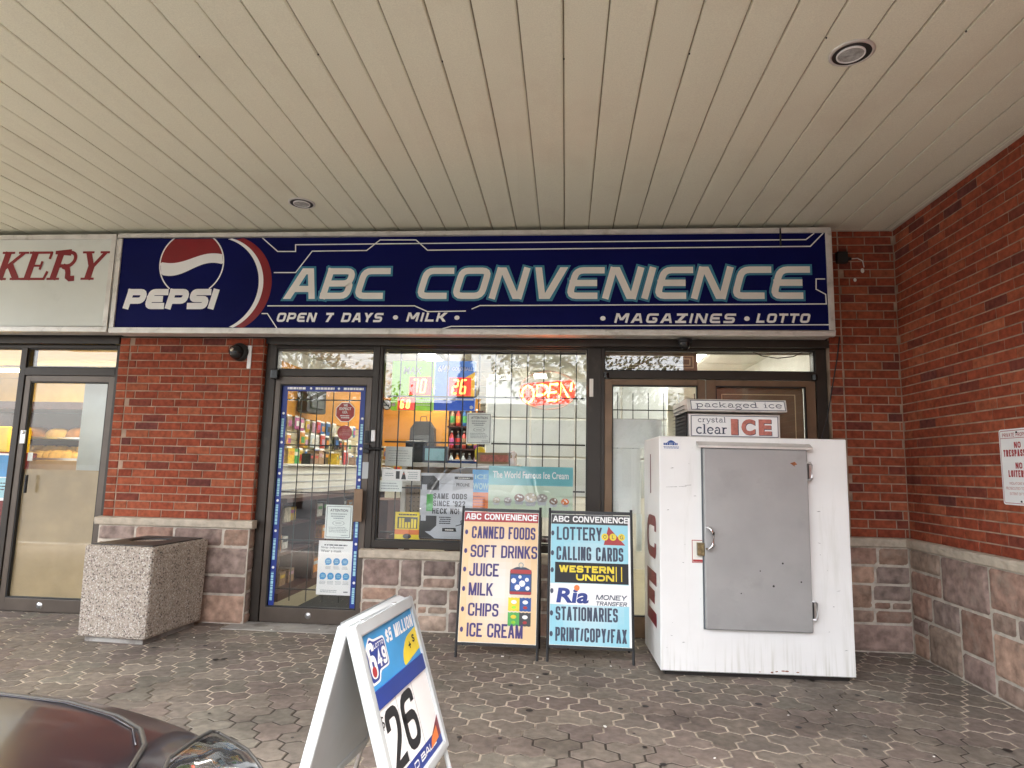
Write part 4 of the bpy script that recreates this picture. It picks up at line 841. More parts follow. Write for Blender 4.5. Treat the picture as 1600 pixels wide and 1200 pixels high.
# ------------------------------------------------------------------ shop interior
M['iwall'] = mat('interior_white', (.66,.65,.60), .7, var=.05); M['iorange'] = mat('orange_wall', (.62,.27,.035), .6, var=.1, scale=3); M['ifloor'] = mat('beige_tile', (.34,.30,.20), .35, var=.12, scale=3)
M['maroon'] = mat('maroon_laminate', (.055,.016,.014), .4, var=.2); M['slat'] = mat('slatwall_cream', (.50,.44,.28), .6, var=.08); M['peg'] = mat('pegboard', (.30,.21,.12), .7, var=.1); M['mat'] = mat('door_mat', (.02,.022,.022), .95, var=.3, scale=80)
M['tube'] = glow('fluorescent', (1, .97, .86), 7.0*INDOOR); M['tubeb'] = glow('warm_fluorescent', (1, .74, .28), 11.0*INDOOR)
M['yroom'] = mat('yellow_room', (.62,.50,.24), .7, var=.06)
t = thing('shop_room', 'brightly lit room of the convenience shop behind the glass', 'room', (-.5,5,0))
b = MB(); b.box((-3.50,.30,-.05),(2.50,9.9,.006)); b.build('floor', M['ifloor'], t)
b = MB(); b.box((-3.50,.38,2.72),(2.50,9.9,2.78)); 
for i in range(10): b.box((-3.49,.9+i*.9,2.712),(2.49,.93+i*.9,2.7195))
for i in range(9): b.box((-3.2+i*.62,.39,2.7125),(-3.175+i*.62,9.85,2.7193))
b.build('ceiling', M['iwall'], t)
b = MB(); b.box((-3.56,.38,0),(-3.50,9.9,2.75)); b.box((2.50,.38,0),(2.56,9.9,2.75)); b.box((-3.50,9.9,0),(2.50,9.96,2.75)); b.build('walls', M['iwall'], t)
b = MB(); b.box((-3.498,1.2,1.86),(-3.44,6.4,2.5)); b.box((-3.44,6.35,1.62),(-1.55,6.41,2.5)); b.build('orange_panels', M['iorange'], t)
b = MB()
for k in range(9): b.box((-3.498,1.2,1.0+k*.095),(-3.462,6.4,1.085+k*.095)); b.box((-3.44,6.32,.9+k*.08),(-1.55,6.38,.97+k*.08))
b.build('slatwall', M['slat'], t)
tag(MB.build((lambda b: (b.box((-2.35,.34,.0065),(-1.35,2.0,.018)), b)[1])(MB()), 'door_mat', M['mat'], None, origin=(-1.9,1.2,.0065)), 'dark rubber mat on the floor just inside the shop door', 'mat')
n_l = 0
def fixture(label, x, y, L, along='y', m='tube', z=2.70):
    t = thing('fluorescent_light', label, 'ceiling light', (x,y,z), 'fluorescent ceiling lights'); hx, hy = (.08, L/2) if along == 'y' else (L/2, .08)
    b = MB(); b.box((x-hx-.02,y-hy-.02,z-.03),(x+hx+.02,y+hy+.02,z)); b.build('housing', M['white'], t)
    b = MB(); b.box((x-hx,y-hy,z-.055),(x+hx,y+hy,z-.031)); b.build('diffuser', M[m], t)
fixture('long ceiling light seen through the top of the display window', -.45, 2.25, 2.3, 'x')
fixture('ceiling light seen behind the two lottery signs', -1.75, 2.4, 2.2)
fixture('ceiling light seen through the right half of the wide top light', 1.55, 2.9, 2.4)
fixture('ceiling light seen through the left leaf of the double door', 1.35, 6.8, 3.2)
fixture('ceiling light deep in the shop seen through the shop door', -2.4, 6.0, 2.6)
fixture('ceiling light over the middle aisle of the shop', -.4, 5.6, 2.4)
# shelving along the left wall
t = thing('wall_counter', 'dark maroon shelving under a white counter along the left shop wall', 'counter', (-3.0,2.4,0))
b = MB(); b.box((-3.42,.8,0),(-3.36,4.3,.92)); b.box((-3.36,.8,.0),(-2.62,4.3,.08)); b.box((-3.36,.8,.40),(-2.66,4.3,.43)); b.box((-3.36,.8,.66),(-2.70,4.3,.69)); b.box((-3.40,.78,.90),(-2.58,4.32,.94))
for y in (.8,1.65,2.5,3.35,4.26): b.box((-3.36,y,.0805),(-2.64,y+.04,.899))
b.build('shelving', M['maroon'], t, bevel=.003)
b = MB(); b.box((-3.40,1.0,.941),(-2.88,4.3,1.24)); b.box((-3.42,.98,1.241),(-2.84,4.32,1.265)); b.build('counter_case', M['iwall'], t, bevel=.004)
b = MB()
for k in range(3): b.box((-2.879,1.0,.99+k*.08),(-2.872,4.3,1.0+k*.08))
b.build('counter_trim', M['greypr'], t)
# display stand behind the window
t = thing('window_stand', 'white topped pegboard display stand behind the left of the display window', 'display stand', (-1.0,.8,.0))
b = MB(); b.box((-1.50,.52,1.262),(-.42,1.05,1.30)); b.build('top', M['iwall'], t, bevel=.004)
b = MB(); b.box((-1.50,.86,.60),(-.42,.88,1.26)); P = front(.8595)
b.build('pegboard', M['peg'], t); h = MB()
for i in range(26):
    for j in range(14): h.disc(P, -1.48+i*.04, .66+j*.04, .0055, .0008, 6)
h.build('holes', M['dark'], t)['kind'] = 'stuff'
b = MB()
for x in (-1.445, -.46): b.box((x,.53,.0),(x+.04,.57,1.261))
b.box((-1.50,.50,1.10),(-.42,.515,1.135)); b.build('frame', M['iwall'], t, bevel=.002)
b = MB(); b.box((-1.5,.40,.655),(.15,.60,.682)); tag(b.build('window_ledge', M['maroon'], None, origin=(-.7,.5,.655)), 'dark ledge along the foot of the display window', 'ledge')
# pale cabinets at the back
t = thing('back_cabinet', 'pale grey wall cabinet with white label strips behind the neon sign', 'cabinet', (.1,3.6,.9))
b = MB(); b.box((-1.1,3.62,.0),(1.35,4.1,2.5)); b.build('carcass', M['iwall'], t)
for i in range(4):
    for j in range(3):
        b = MB(); b.box((-1.08+i*.61,3.60,.92+j*.52),(-.50+i*.61,3.619,1.41+j*.52)); b.build('cabinet_door', M['plastic'], t, bevel=.004)
b = MB()
for x0, z0, x1, z1, s in ((*rect(788,576,822,563,3.59),'CIGARS'),(*rect(764,594,800,585,3.59),'CIGARS')):
    b.mi = 0; b.pbox(front(3.59), x0, z0, x1, z1, 0, .004); b.mi = 1; b.text(front(3.59), s, x0+(x1-x0)*.25, z0+(z1-z0)*.25, x0+(x1-x0)*.75, z0+(z1-z0)*.75, .006)
b.build('label_strip', [M['white'], M['ink']], t)
t = thing('reflection_stand_in', 'added dark shelf unit standing in for the conifer reflection left of the pale cabinet', 'shelf unit', (-1.35,3.9,0))  # dark unit added in place of the conifer's dark reflection in the window
b = MB(); b.box((-1.62,3.7,0),(-1.14,4.1,2.05)); b.build('carcass', M['maroon'], t); b = MB()
for k in range(6): b.box((-1.60,3.5,.3+k*.3),(-1.16,3.70,.32+k*.3))
b.build('shelf', M['maroon'], t)

# goods: each its own object, the colour of the wrapping varies from one to the next
def goods_mat(nm='packaging', k=1.0):
    m = mat(nm, (1,1,1), .35, var=.3, scale=30); t = m.node_tree; b = t.nodes['Principled BSDF']
    oi = nd(t, 'ShaderNodeObjectInfo'); cr = nd(t, 'ShaderNodeValToRGB'); cr.color_ramp.interpolation = 'CONSTANT'; mu = nd(t, 'ShaderNodeMath', operation='MULTIPLY'); mu.inputs[1].default_value = k; fx = nd(t, 'ShaderNodeMath', operation='FRACT'); t.links.new(oi.outputs['Random'], mu.inputs[0]); t.links.new(mu.outputs[0], fx.inputs[0]); t.links.new(fx.outputs[0], cr.inputs[0])
    cs = [(.55,.05,.04),(.05,.16,.42),(.66,.45,.05),(.62,.62,.6),(.08,.34,.1),(.45,.10,.28),(.68,.28,.05),(.04,.04,.05),(.55,.62,.66),(.32,.20,.12),(.70,.66,.55),(.5,.3,.4)]
    for i, c in enumerate(cs): k = cr.color_ramp.elements[i] if i < 2 else cr.color_ramp.elements.new(i/len(cs)); k.position = i/len(cs); k.color = (*c, 1)
    mx = next(n for n in t.nodes if n.type == 'MIX'); t.links.new(cr.outputs[0], mx.inputs[6]); return m
M['goods'] = goods_mat(); M['goods2'] = goods_mat('packaging_label', 17.3)
def dup(o, loc, rz=0, label=None, group=None, sc=1):
    c = o.copy(); col.objects.link(c); c.location = loc; c.rotation_euler = (0,0,rz); c.scale = (sc,sc,sc)
    if label: c['label'] = label
    if group: c['group'] = group
    for ch in o.children: k = ch.copy(); col.objects.link(k); k.parent = c
    return c
def packet(w, h, d):
    b = MB(); P = front(0); n = 8; vs = []
    for j in range(n+1):
        for i in range(n+1):
            u, v = i/n*2-1, j/n*2-1; vs.append(P(u*w/2*(1-.06*(1-v*v)), (v+1)*h/2, d/2*(1-u*u)**.6*(1-v**4)**.7))
    m = len(vs); fs = [(j*(n+1)+i, j*(n+1)+i+1, (j+1)*(n+1)+i+1, (j+1)*(n+1)+i) for j in range(n) for i in range(n)]
    b.add(vs, fs); b.add([Vector((v.x,-v.y,v.z)) for v in vs], [tuple(reversed(f)) for f in fs])
    for q in range(len(fs)*2):
        i, j = (q % len(fs)) % n, (q % len(fs))//n
        if 2 <= j <= 4 and 1 <= i <= 6: b.m[q] = 1
        if j >= 7: b.m[q] = 2
    return b
def bottle(r, h): b = MB(); b.lathe(PL((0,0,0),(1,0,0),(0,1,0)), [(.001,0),(r*.92,0),(r,h*.2),(r,h*.58),(r*.85,h*.68),(r*.36,h*.84),(r*.36,h*.9),(r*.42,h*.9),(r*.42,h),(.001,h)], 14); b.m = [1 if 14*2 <= q < 14*3 else 2 if q >= 14*7 else 0 for q in range(len(b.m))]; return b
def carton(w, d, h): b = MB(); b.box((-w/2,-d/2,0),(w/2,d/2,h)); b.mi = 1; b.pbox(front(-d/2), -w*.4, h*.55, w*.4, h*.8, 0, .001); return b
class Kind:
    def __init__(s, name, cat, mb, mats, label, group, bevel=0, smooth=False): s.o = None; s.a = (name, cat, mb, mats, label, group, bevel, smooth)
    def put(s, loc, rz=0, sc=1):
        n, cat, mb, mats, label, group, bv, sm = s.a
        if s.o is None: s.o = mb.build(n, mats, None, bevel=bv, smooth=sm); tag(s.o, label, cat, group); s.o.location = loc; s.o.rotation_euler = (0,0,rz); s.o.scale = (sc,)*3; return s.o
        return dup(s.o, loc, rz, sc=sc)
rr = random.Random(19)
G = M['goods']
hang = Kind('hanging_packet', 'packet', packet(.15,.20,.05), [G, M['goods2'], M['white']], 'small packet hanging on the cream slatwall at the left of the shop', 'packets hanging on the slatwall', smooth=True)
for i in range(26):
    for j in range(3):
        if rr.random() < .82: hang.put((-3.43+rr.uniform(0,.02), 1.3+i*.19+rr.uniform(-.03,.03), 1.27+j*.21+rr.uniform(-.02,.02)), R(90), rr.uniform(.75,1.15))
hang2 = Kind('hanging_packet', 'packet', packet(.15,.20,.05), [G, M['goods2'], M['white']], 'small packet hanging below the orange panel at the back of the shop', 'packets hanging below the back orange panel', smooth=True)
for i in range(9):
    for j in range(2): hang2.put((-3.2+i*.19+rr.uniform(-.03,.03), 6.28, 1.12+j*.26), 0, rr.uniform(.8,1.2))
cnt = Kind('counter_box', 'box', carton(.16,.12,.14), [G, M['goods2']], 'small carton on the white counter inside the shop door', 'cartons on the white counter', .003)
for i in range(15): cnt.put((-3.08+rr.uniform(-.1,.1), 1.15+i*.21, 1.266), R(90+rr.uniform(-15,15)), rr.uniform(.7,1.3))
shl = Kind('snack_box', 'box', carton(.15,.16,.14), [G, M['goods2']], 'small carton on the dark maroon shelves inside the shop door', 'cartons on the maroon shelves', .003)
for z in (.081,.431,.691):
    for i in range(15):
        y = .98+i*.215
        if rr.random() < .8 and all(abs(y-k-.02) > .1 for k in (.8,1.65,2.5,3.35,4.26)): shl.put((-2.84+rr.uniform(-.03,.03), y, z), R(90), rr.uniform(.8,1.15))
btl = Kind('drink_bottle', 'bottle', bottle(.034,.24), [G, M['goods2'], M['white']], 'drink bottle on the added dark shelf unit behind the window', 'bottles on the added dark shelf unit', smooth=True)
for k in range(6):
    for i in range(5): btl.put((-1.55+i*.083, 3.6+rr.uniform(-.02,.02), .321+k*.3))
# things lying on the window stand
def pil(name, label, cat, mb, mats, loc, rz=0, **k):
    o = mb.build(name, mats, None, **k); o.location = loc; o.rotation_euler.z = rz; return tag(o, label, cat)
b = MB(); b.box((-.13,-.09,0),(.13,.09,.02)); b.mi = 1; b.box((-.10,-.07,.0205),(.10,.07,.034)); pil('magazine_pile', 'pile of magazines on the display stand behind the window', 'magazines', b, [M['blue'], M['paper']], (-.95,.75,1.301), .3, bevel=.002)
b = MB(); b.box((-.16,-.1,0),(.16,.1,.10)); b.mi = 1; b.pbox(front(-.1), -.13, .02, .13, .08, 0, .001); pil('cardboard_tray', 'open carton of goods on the display stand behind the window', 'carton', b, [M['peg'], M['pink']], (-.62,.72,1.301), -.15, bevel=.003)
b = MB(); b.lathe(PL((0,0,0),(1,0,0),(0,1,0)), [(.001,0),(.045,0),(.05,.03),(.05,.09),(.035,.12),(.001,.125)], 16); pil('yellow_jar', 'bright yellow jar on the display stand behind the window', 'jar', b, M['yellow'], (-.80,.9,1.336), smooth=True)
b = MB(); b.lathe(PL((0,0,0),(1,0,0),(0,1,0)), [(.001,0),(.03,0),(.034,.02),(.03,.05),(.014,.065),(.026,.085),(.024,.11),(.001,.12)], 14); pil('white_figurine', 'little white figurine on the display stand behind the window', 'figurine', b, M['white'], (-.47,.62,1.301), smooth=True)
b = MB(); b.box((-.11,-.09,0),(.11,.09,.15)); b.mi = 1; b.pbox(front(-.09), -.09, .02, .09, .13, 0, .001); pil('blue_carton', 'dark blue carton on the left of the display stand', 'carton', b, [M['slate'], M['ltblue']], (-1.2,.8,1.301), .1, bevel=.003)
b = MB(); b.box((-.10,-.08,0),(.10,.08,.20)); pil('speaker_box', 'black loudspeaker box deep on the display stand', 'speaker', b, M['blackpl'], (-1.40,.9,1.301), .1, bevel=.006)
# dark bags hanging against the orange panels
def bag(name, label, loc, rz, s):
    b = MB(); P = front(0); pr = [(-.16,0),(-.18,.02),(-.17,.30),(-.10,.40),(.10,.40),(.17,.30),(.18,.02),(.16,0)]; b.prism(P, [(x*s, z*s) for x, z in pr], -.07*s, .07*s); b.mi = 1
    b.pbox(P, -.12*s, .05*s, .12*s, .20*s, .07*s, .09*s, .008); b.tube([(-.05*s,0,.40*s),(-.04*s,0,.47*s),(.04*s,0,.47*s),(.05*s,0,.40*s)], .008*s, 6); pil(name, label, 'bag', b, [M['charcoal'], M['ink']], loc, rz, bevel=.012)
bag('backpack', 'dark backpack hanging against the orange wall seen through the shop door', (-3.30,3.0,1.92), R(75), 1.1)
bag('backpack', 'dark bag hanging in front of the orange panel seen through the window', (-2.52,6.15,1.56), 0, 1.25)
b = MB(); pts = [(math.cos(a/12*math.pi)*.42, math.sin(a/12*math.pi)*.34) for a in range(13)]; b.tube([(x,0,z) for x, z in pts], .055, 8); b.box((-.46,-.1,-.06),(.46,.12,.0)); pil('stroller_hood', 'dark arched hood shape standing on the floor before the white counter', 'hood', b, M['charcoal'], (-2.20,2.75,.86), R(70), bevel=.004, smooth=False)
b = MB(); b.box((-.25,-.22,0),(.25,.22,.86)); pil('pedestal', 'dark pedestal carrying the arched hood shape', 'pedestal', b, M['maroon'], (-2.20,2.75,.006), R(70), bevel=.006)

# ------------------------------------------------------------------ bakery interior
t = thing('bakery_room', 'warm yellow lit room of the bakery behind the left glass', 'room', (-6.8,2.5,0))
b = MB(); b.box((-10.0,.30,-.05),(-3.62,5.2,.006)); b.build('floor', M['ifloor'], t)
b = MB(); b.box((-10.0,.38,2.62),(-3.62,5.2,2.68)); b.build('ceiling', M['yroom'], t)
b = MB(); b.box((-10.06,.38,0),(-10.0,5.2,2.65)); b.box((-3.62,.42,0),(-3.57,5.2,2.65)); b.box((-10.0,5.2,0),(-3.62,5.26,2.65)); b.build('walls', M['yroom'], t)
fixture('warm ceiling light at the left edge of the bakery window', -6.2, 1.6, 3.0, 'x', 'tubeb', 2.60); fixture('warm ceiling light deep in the bakery', -7.0, 3.8, 3.4, 'x', 'tubeb', 2.60); fixture('warm ceiling light above the bakery door', -4.9, .95, 1.0, 'x', 'tubeb', 2.60)
x0, z0, x1, z1 = rect(126, 735, 181, 590, .42)
b = MB(); b.box((x0,.42,.02),(x1+.02,.95,z1+.1)); tag(b.build('fridge_side', mat('pale_blue_panel', (.50,.56,.56), .5, var=.06), None, origin=((x0+x1)/2,.6,.02), bevel=.006), 'pale blue grey fridge side just inside the bakery door', 'fridge')
t = thing('bread_display', 'bakery display case with glass shelves of buns', 'display case', (-5.6,1.7,0))
p0 = spot(44, 720, 1.6); p1 = spot(126, 720, 1.6); xa, xb = p0.x-.9, p1.x+.04
b = MB()
zs = [spot(100, v, 1.6).z for v in (716, 683)]
b.box((xa,1.55,zs[0]-.025),(xb,2.1,zs[0])); b.box((xa,1.60,zs[1]-.02),(xb,2.1,zs[1])); b.build('shelf', M['steel'], t)
b = MB(); b.box((xa,1.5,0),(xb,2.15,zs[0]-.03)); b.build('base', M['peg'], t)
b = MB(); b.box((xa,2.11,zs[0]),(xb,2.13,zs[1]+.38)); b.box((xa,1.5,zs[1]+.30),(xb,2.1,zs[1]+.38)); b.build('back', M['maroon'], t)
def bun(rx, ry, h):
    b = MB(); n, m = 14, 6; vs = [(rx*math.cos(2*math.pi*i/n)*math.cos(j/m*math.pi/2)**.6, ry*math.sin(2*math.pi*i/n)*math.cos(j/m*math.pi/2)**.6, h*math.sin(j/m*math.pi/2)*(1+.05*math.sin(i*2))) for j in range(m+1) for i in range(n)]
    b.add(vs, [(j*n+i, j*n+(i+1)%n, (j+1)*n+(i+1)%n, (j+1)*n+i) for j in range(m) for i in range(n)]); return b
crust = mat('pale_bun', (.62,.42,.16), .6, var=.2, scale=14); crust2 = mat('brown_loaf', (.36,.17,.06), .6, var=.2, scale=14)
k1 = Kind('bun', 'bun', bun(.10,.08,.08), crust, 'pale golden bun on the lower shelf of the bakery display', 'buns on the lower shelf', smooth=True)
for i in range(14): k1.put((xb-.1-i*.12, 1.64+rr.uniform(0,.1), zs[0]), rr.uniform(0,3), rr.uniform(.8,1.15))
for i in range(8): k1.put((xb-.15-i*.14, 1.8, zs[0]+.065), rr.uniform(0,3), rr.uniform(.8,1.1))
k2 = Kind('loaf', 'loaf', bun(.16,.10,.11), crust2, 'brown loaf on the upper shelf of the bakery display', 'loaves on the upper shelf', smooth=True)
for i in range(5): k2.put((xb-.16-i*.55, 1.72, zs[1]), .2, 1)
k3 = Kind('loaf', 'loaf', bun(.17,.10,.10), crust, 'pale golden loaf on the upper shelf of the bakery display', 'pale loaves on the upper shelf', smooth=True)
for i in range(4): k3.put((xb-.43-i*.55, 1.72, zs[1]), -.2, 1)
card('bakery_poster', 'pale blue poster inside the bakery side window at the left edge', 'poster', -34, 708, 19, 782, .099, [M['white'], M['sky'], M['ltblue'], M['ink']], lambda b, P, W, H: (setattr(b,'mi',1), b.quad(P,.04*W,.50*H,.96*W,.96*H,.0005), setattr(b,'mi',2), b.quad(P,.04*W,.06*H,.96*W,.48*H,.0005), setattr(b,'mi',3), b.lines(P,.1*W,.2*H,.9*W,.4*H,3,.001,.4,3)))
x0, z0, x1, z1 = rect(-40, 706, 12, 666, 1.2); b = MB(); b.box((x0,1.2,z0),(x1,1.5,z1)); tag(b.build('yellow_crate', M['yellow'], None, origin=((x0+x1)/2,1.3,z0), bevel=.01), 'yellow crate inside the bakery behind the side window', 'crate')
b = MB(); b.box((x0-.2,1.1,0),(x1+.01,1.6,z0-.002)); tag(b.build('bakery_counter', M['dkred'], None, origin=((x0+x1)/2,1.3,0), bevel=.01), 'dark red counter under the yellow crate in the bakery', 'counter')
# ------------------------------------------------------------------ concrete litter bin
t = thing('litter_bin', 'square pebble-dash concrete litter bin in front of the brick pier', 'litter bin', (-3.10,-.40,0))
ba = R(-4); B0 = Vector((-3.105,-.405,0)); bx = Vector((math.cos(ba),math.sin(ba),0)); by = Vector((-math.sin(ba),math.cos(ba),0))
def fr(b, z0, z1, w0, w1, d0, d1):
    q = [B0+bx*(sx*w)+by*(sy*d)+Vector((0,0,z)) for z, w, d in ((z0,w0,d0),(z1,w1,d1)) for sx, sy in ((-1,-1),(1,-1),(1,1),(-1,1))]
    b.add(q, [(0,3,2,1),(4,5,6,7),(0,1,5,4),(1,2,6,5),(2,3,7,6),(3,0,4,7)])
b = MB(); fr(b, .035, .66, .262, .270, .315, .322); b.build('body', M['pebble'], t, bevel=.02)
b = MB(); fr(b, .0, .034, .225, .225, .28, .28); b.build('foot', M['concrete'], t)
PB = PL(B0+Vector((0,0,.661)), bx, by)
b = MB(); n = 36; hole = [(.135*math.cos(2*math.pi*i/n)+.0, .135*math.sin(2*math.pi*i/n)) for i in range(n)]
rim = []
for x, y in hole:
    k = min(.238/max(abs(x),1e-6), .288/max(abs(y),1e-6)); rim.append((x*k, y*k))
for c0 in (.028,):
    b.add([PB(x,y,.010) for x,y in hole]+[PB(x*1.1,y*1.1,.016) for x,y in hole]+[PB(x,y,.008) for x,y in rim]+[PB(x,y,0) for x,y in rim]+[PB(x,y,-.10) for x,y in hole],
          [(i,(i+1)%n,n+(i+1)%n,n+i) for i in range(n)]+[(n+i,n+(i+1)%n,2*n+(i+1)%n,2*n+i) for i in range(n)]+[(2*n+i,2*n+(i+1)%n,3*n+(i+1)%n,3*n+i) for i in range(n)]+[(4*n+i,4*n+(i+1)%n,(i+1)%n,i) for i in range(n)])
b.build('lid', mat('bin_lid', (.045,.04,.036), .55, var=.3, scale=20), t); b = MB(); b.disc(PB, 0, 0, .134, -.09, 30); b.build('liner', M['dark'], t)

# ------------------------------------------------------------------ two sandwich boards by the window
def gradcard(b, P, W, H, inner, outer, c=0, nx=12, ny=18, cx=.5, cy=.42):
    for i in range(nx):
        for j in range(ny):
            u, v = (i+.5)/nx, (j+.5)/ny; d = min(1, max(0, math.hypot((u-cx)*1.5, (v-cy)*1.5)-.12)/.62)
            b.cc = tuple(inner[k]*(1-d)+outer[k]*d for k in range(3))+(1,); b.quad(P, W*i/nx, H*j/ny, W*(i+1)/nx, H*(j+1)/ny, c)
M['print'] = mat('panel_print', (1,1,1), .38, attr=True, var=.03)
def sandwich(label, x0, x1, yb, yt, hb, draw, mats, inner, outer, head):
    t = thing('sandwich_board', label, 'sign board', ((x0+x1)/2,yb+.2,0)); ht = .965
    P = PL((x0,yb,0),(1,0,0),(0,yt-yb,ht)); Lh = math.hypot(yt-yb, ht); W = x1-x0
    pb = hb*Lh/ht; H = Lh-.012-pb; Q = PL(P(0,pb,0), P.ex, P.ey)
    b = MB(); e = .011
    for x in (-.006, W+.006): b.tube([P(x,0,-.012), P(x,Lh+.03,-.012)], e*.85, 8)
    b.pbox(P, 0, Lh-.006, W, Lh+.012, -.02, 0); b.pbox(P, 0, pb-.018, W, pb-.004, -.02, 0); b.build('front_frame', M['black'], t)
    b = MB(); y2 = 2*yt-yb+.03; P2 = PL((x0,y2,0),(1,0,0),(0,-(y2-yt-.03),ht))
    for x in (-.006, W+.006): b.tube([P2(x,0,.012), P2(x,Lh+.01,.012)], e*.85, 8)
    b.pbox(P2, 0, Lh-.006, W, Lh+.012, 0, .02); b.pbox(P2, 0, pb, W, pb+.02, 0, .02); b.build('rear_frame', M['black'], t)
    b = MB(); b.pbox(Q, .004, 0, W-.004, H, -.012, -.0006); b.build('panel', M['white'], t)
    b = MB(); gradcard(b, PL(Q(.006,.003,0), Q.ex, Q.ey), W-.012, H-.006, inner, outer); b.build('printed_face', M['print'], t)
    b = MB(); b.mi = 0; b.quad(Q, .006, H*.922, W-.006, H-.002, .0008); b.mi = 1; sans(b, Q, 'ABC CONVENIENCE', .03*W, H*.938, .975*W, H*.986, .20, .0016, gap=.09); draw(b, Q, W, H); b.build('lettering', [head, M['white']]+mats, t)
def rows(b, Q, W, H, L, bl=.05, bold=.02):
    for s, a, c, y0, y1 in L: sans(b, Q, s, a*W, (1-y1)*H, c*W, (1-y0)*H, .152, .0014, gap=.06)
    for y in [(r[3]+r[4])/2 for r in L]: b.disc(Q, bl*W, (1-y)*H, .011, .0014, 14, .017)
def d1(b, Q, W, H):
    b.mi = 2; rows(b, Q, W, H, (('CANNED FOODS',.12,.955,.115,.212),('SOFT DRINKS',.115,.985,.262,.360),('JUICE',.11,.495,.405,.505),('MILK',.115,.43,.555,.652),('CHIPS',.12,.51,.708,.805),('ICE CREAM',.115,.825,.856,.958)))
    X = lambda x: x*W
    Z = lambda y: (1-y)*H
    b.mi = 3; b.poly(Q, rounded([(X(.64),Z(.635)),(X(.92),Z(.635)),(X(.92),Z(.45)),(X(.84),Z(.425)),(X(.72),Z(.425)),(X(.64),Z(.45))], .012, True), .001); b.mi = 4; b.quad(Q, X(.645), Z(.475), X(.915), Z(.445), .0014); b.quad(Q, X(.645), Z(.632), X(.915), Z(.612), .0014)
    b.mi = 5; b.ring(Q, X(.78), Z(.41), .012, .018, .0014, 16); b.mi = 6; b.quad(Q, X(.655), Z(.605), X(.905), Z(.485), .0014); b.mi = 1
    for x, y, r in ((.69,.53,.018),(.80,.55,.022),(.86,.52,.014),(.74,.58,.02),(.87,.585,.015),(.77,.50,.012)): b.disc(Q, X(x), Z(y), r, .0018, 7)
    for k, (x, y, m) in enumerate(((.63,.655,7),(.775,.655,6),(.63,.765,8),(.775,.765,9))):
        b.mi = m; w_, h_ = .145, .10; z = [(X(x+w_*i/6), Z(y+(.004 if i % 2 else 0))) for i in range(7)]+[(X(x+w_*i/6), Z(y+h_+(.004 if i % 2 else 0))) for i in reversed(range(7))]; b.poly(Q, z, .0012+.0001*k); b.mi = 1 if k != 2 else 7; b.disc(Q, X(x+.072), Z(y+.035), .019, .0018, 12, .013); b.mi = 4 if k % 2 else 10; b.disc(Q, X(x+.072), Z(y+.075), .015, .0018, 9, .010)
sandwich('black framed sandwich board with peach panel listing canned foods soft drinks and juice', -.718, -.182, -.655, -.50, .098, d1, [M['purple'], M['slate'], M['redstk'], M['inkl'], M['blue'], M['yellow'], M['green'], M['charcoal'], M['lime']], (.80,.76,.68), (.80,.56,.30), M['redstk'])
def d2(b, Q, W, H):
    b.mi = 2; rows(b, Q, W, H, (('LOTTERY',.08,.645,.10,.205),('CALLING CARDS',.08,.905,.255,.362),('STATIONARIES',.08,.83,.715,.818),('PRINT/COPY/FAX',.08,.935,.868,.970)), .03)
    b.disc(Q, .03*W, (1-.44)*H, .011, .0014, 14, .017); b.disc(Q, .03*W, (1-.60)*H, .011, .0014, 14, .017)
    X = lambda x: x*W
    Z = lambda y: (1-y)*H
    b.mi = 3; b.quad(Q, X(.065), Z(.535), X(.965), Z(.378), .0012); b.mi = 4; sans(b, Q, 'WESTERN', X(.115), Z(.455), X(.79), Z(.402), .27, .0018); sans(b, Q, 'UNION', X(.325), Z(.515), X(.79), Z(.468), .27, .0018)
    for x in (.81, .875): b.quad(Q, X(x), Z(.515), X(x+.012), Z(.402), .0018)
    b.mi = 1; b.quad(Q, .006, Z(.70), W-.006, Z(.54), .001)
    b.mi = 5; b.text(Q, 'Ria', X(.085), Z(.688), X(.50), Z(.575), .0018, .035, .15); b.mi = 6; b.disc(Q, X(.335), Z(.572), .019, .0022, 18)
    b.mi = 2; sans(b, Q, 'MONEY', X(.565), Z(.655), X(.945), Z(.618), .19, .0018, .2); sans(b, Q, 'TRANSFER', X(.565), Z(.698), X(.945), Z(.668), .19, .0018, .2)
    b.mi = 7; b.poly(Q, [(X(.665),Z(.235)),(X(.725),Z(.090)),(X(.93),Z(.235))], .0012); b.mi = 4
    for x in (.68,.78,.885): b.disc(Q, X(x), Z(.172), .024, .0016, 16)
    b.mi = 2; b.text(Q, 'O', X(.66), Z(.187), X(.70), Z(.157), .002, .01); b.text(Q, 'L', X(.768), Z(.187), X(.795), Z(.157), .002, .01); b.text(Q, 'G', X(.866), Z(.187), X(.905), Z(.157), .002, .01)
    b.mi = 1; b.quad(Q, .965*W, .004, W-.004, H*.985, .0021)
sandwich('black framed sandwich board with pale blue panel listing lottery calling cards and money transfer', -.102, .452, -.655, -.50, .106, d2, [M['slate'], M['inkb'], M['yellow'], M['dblue'], M['orange'], M['redstk']], (.62,.76,.80), (.30,.62,.72), M['charcoal'])

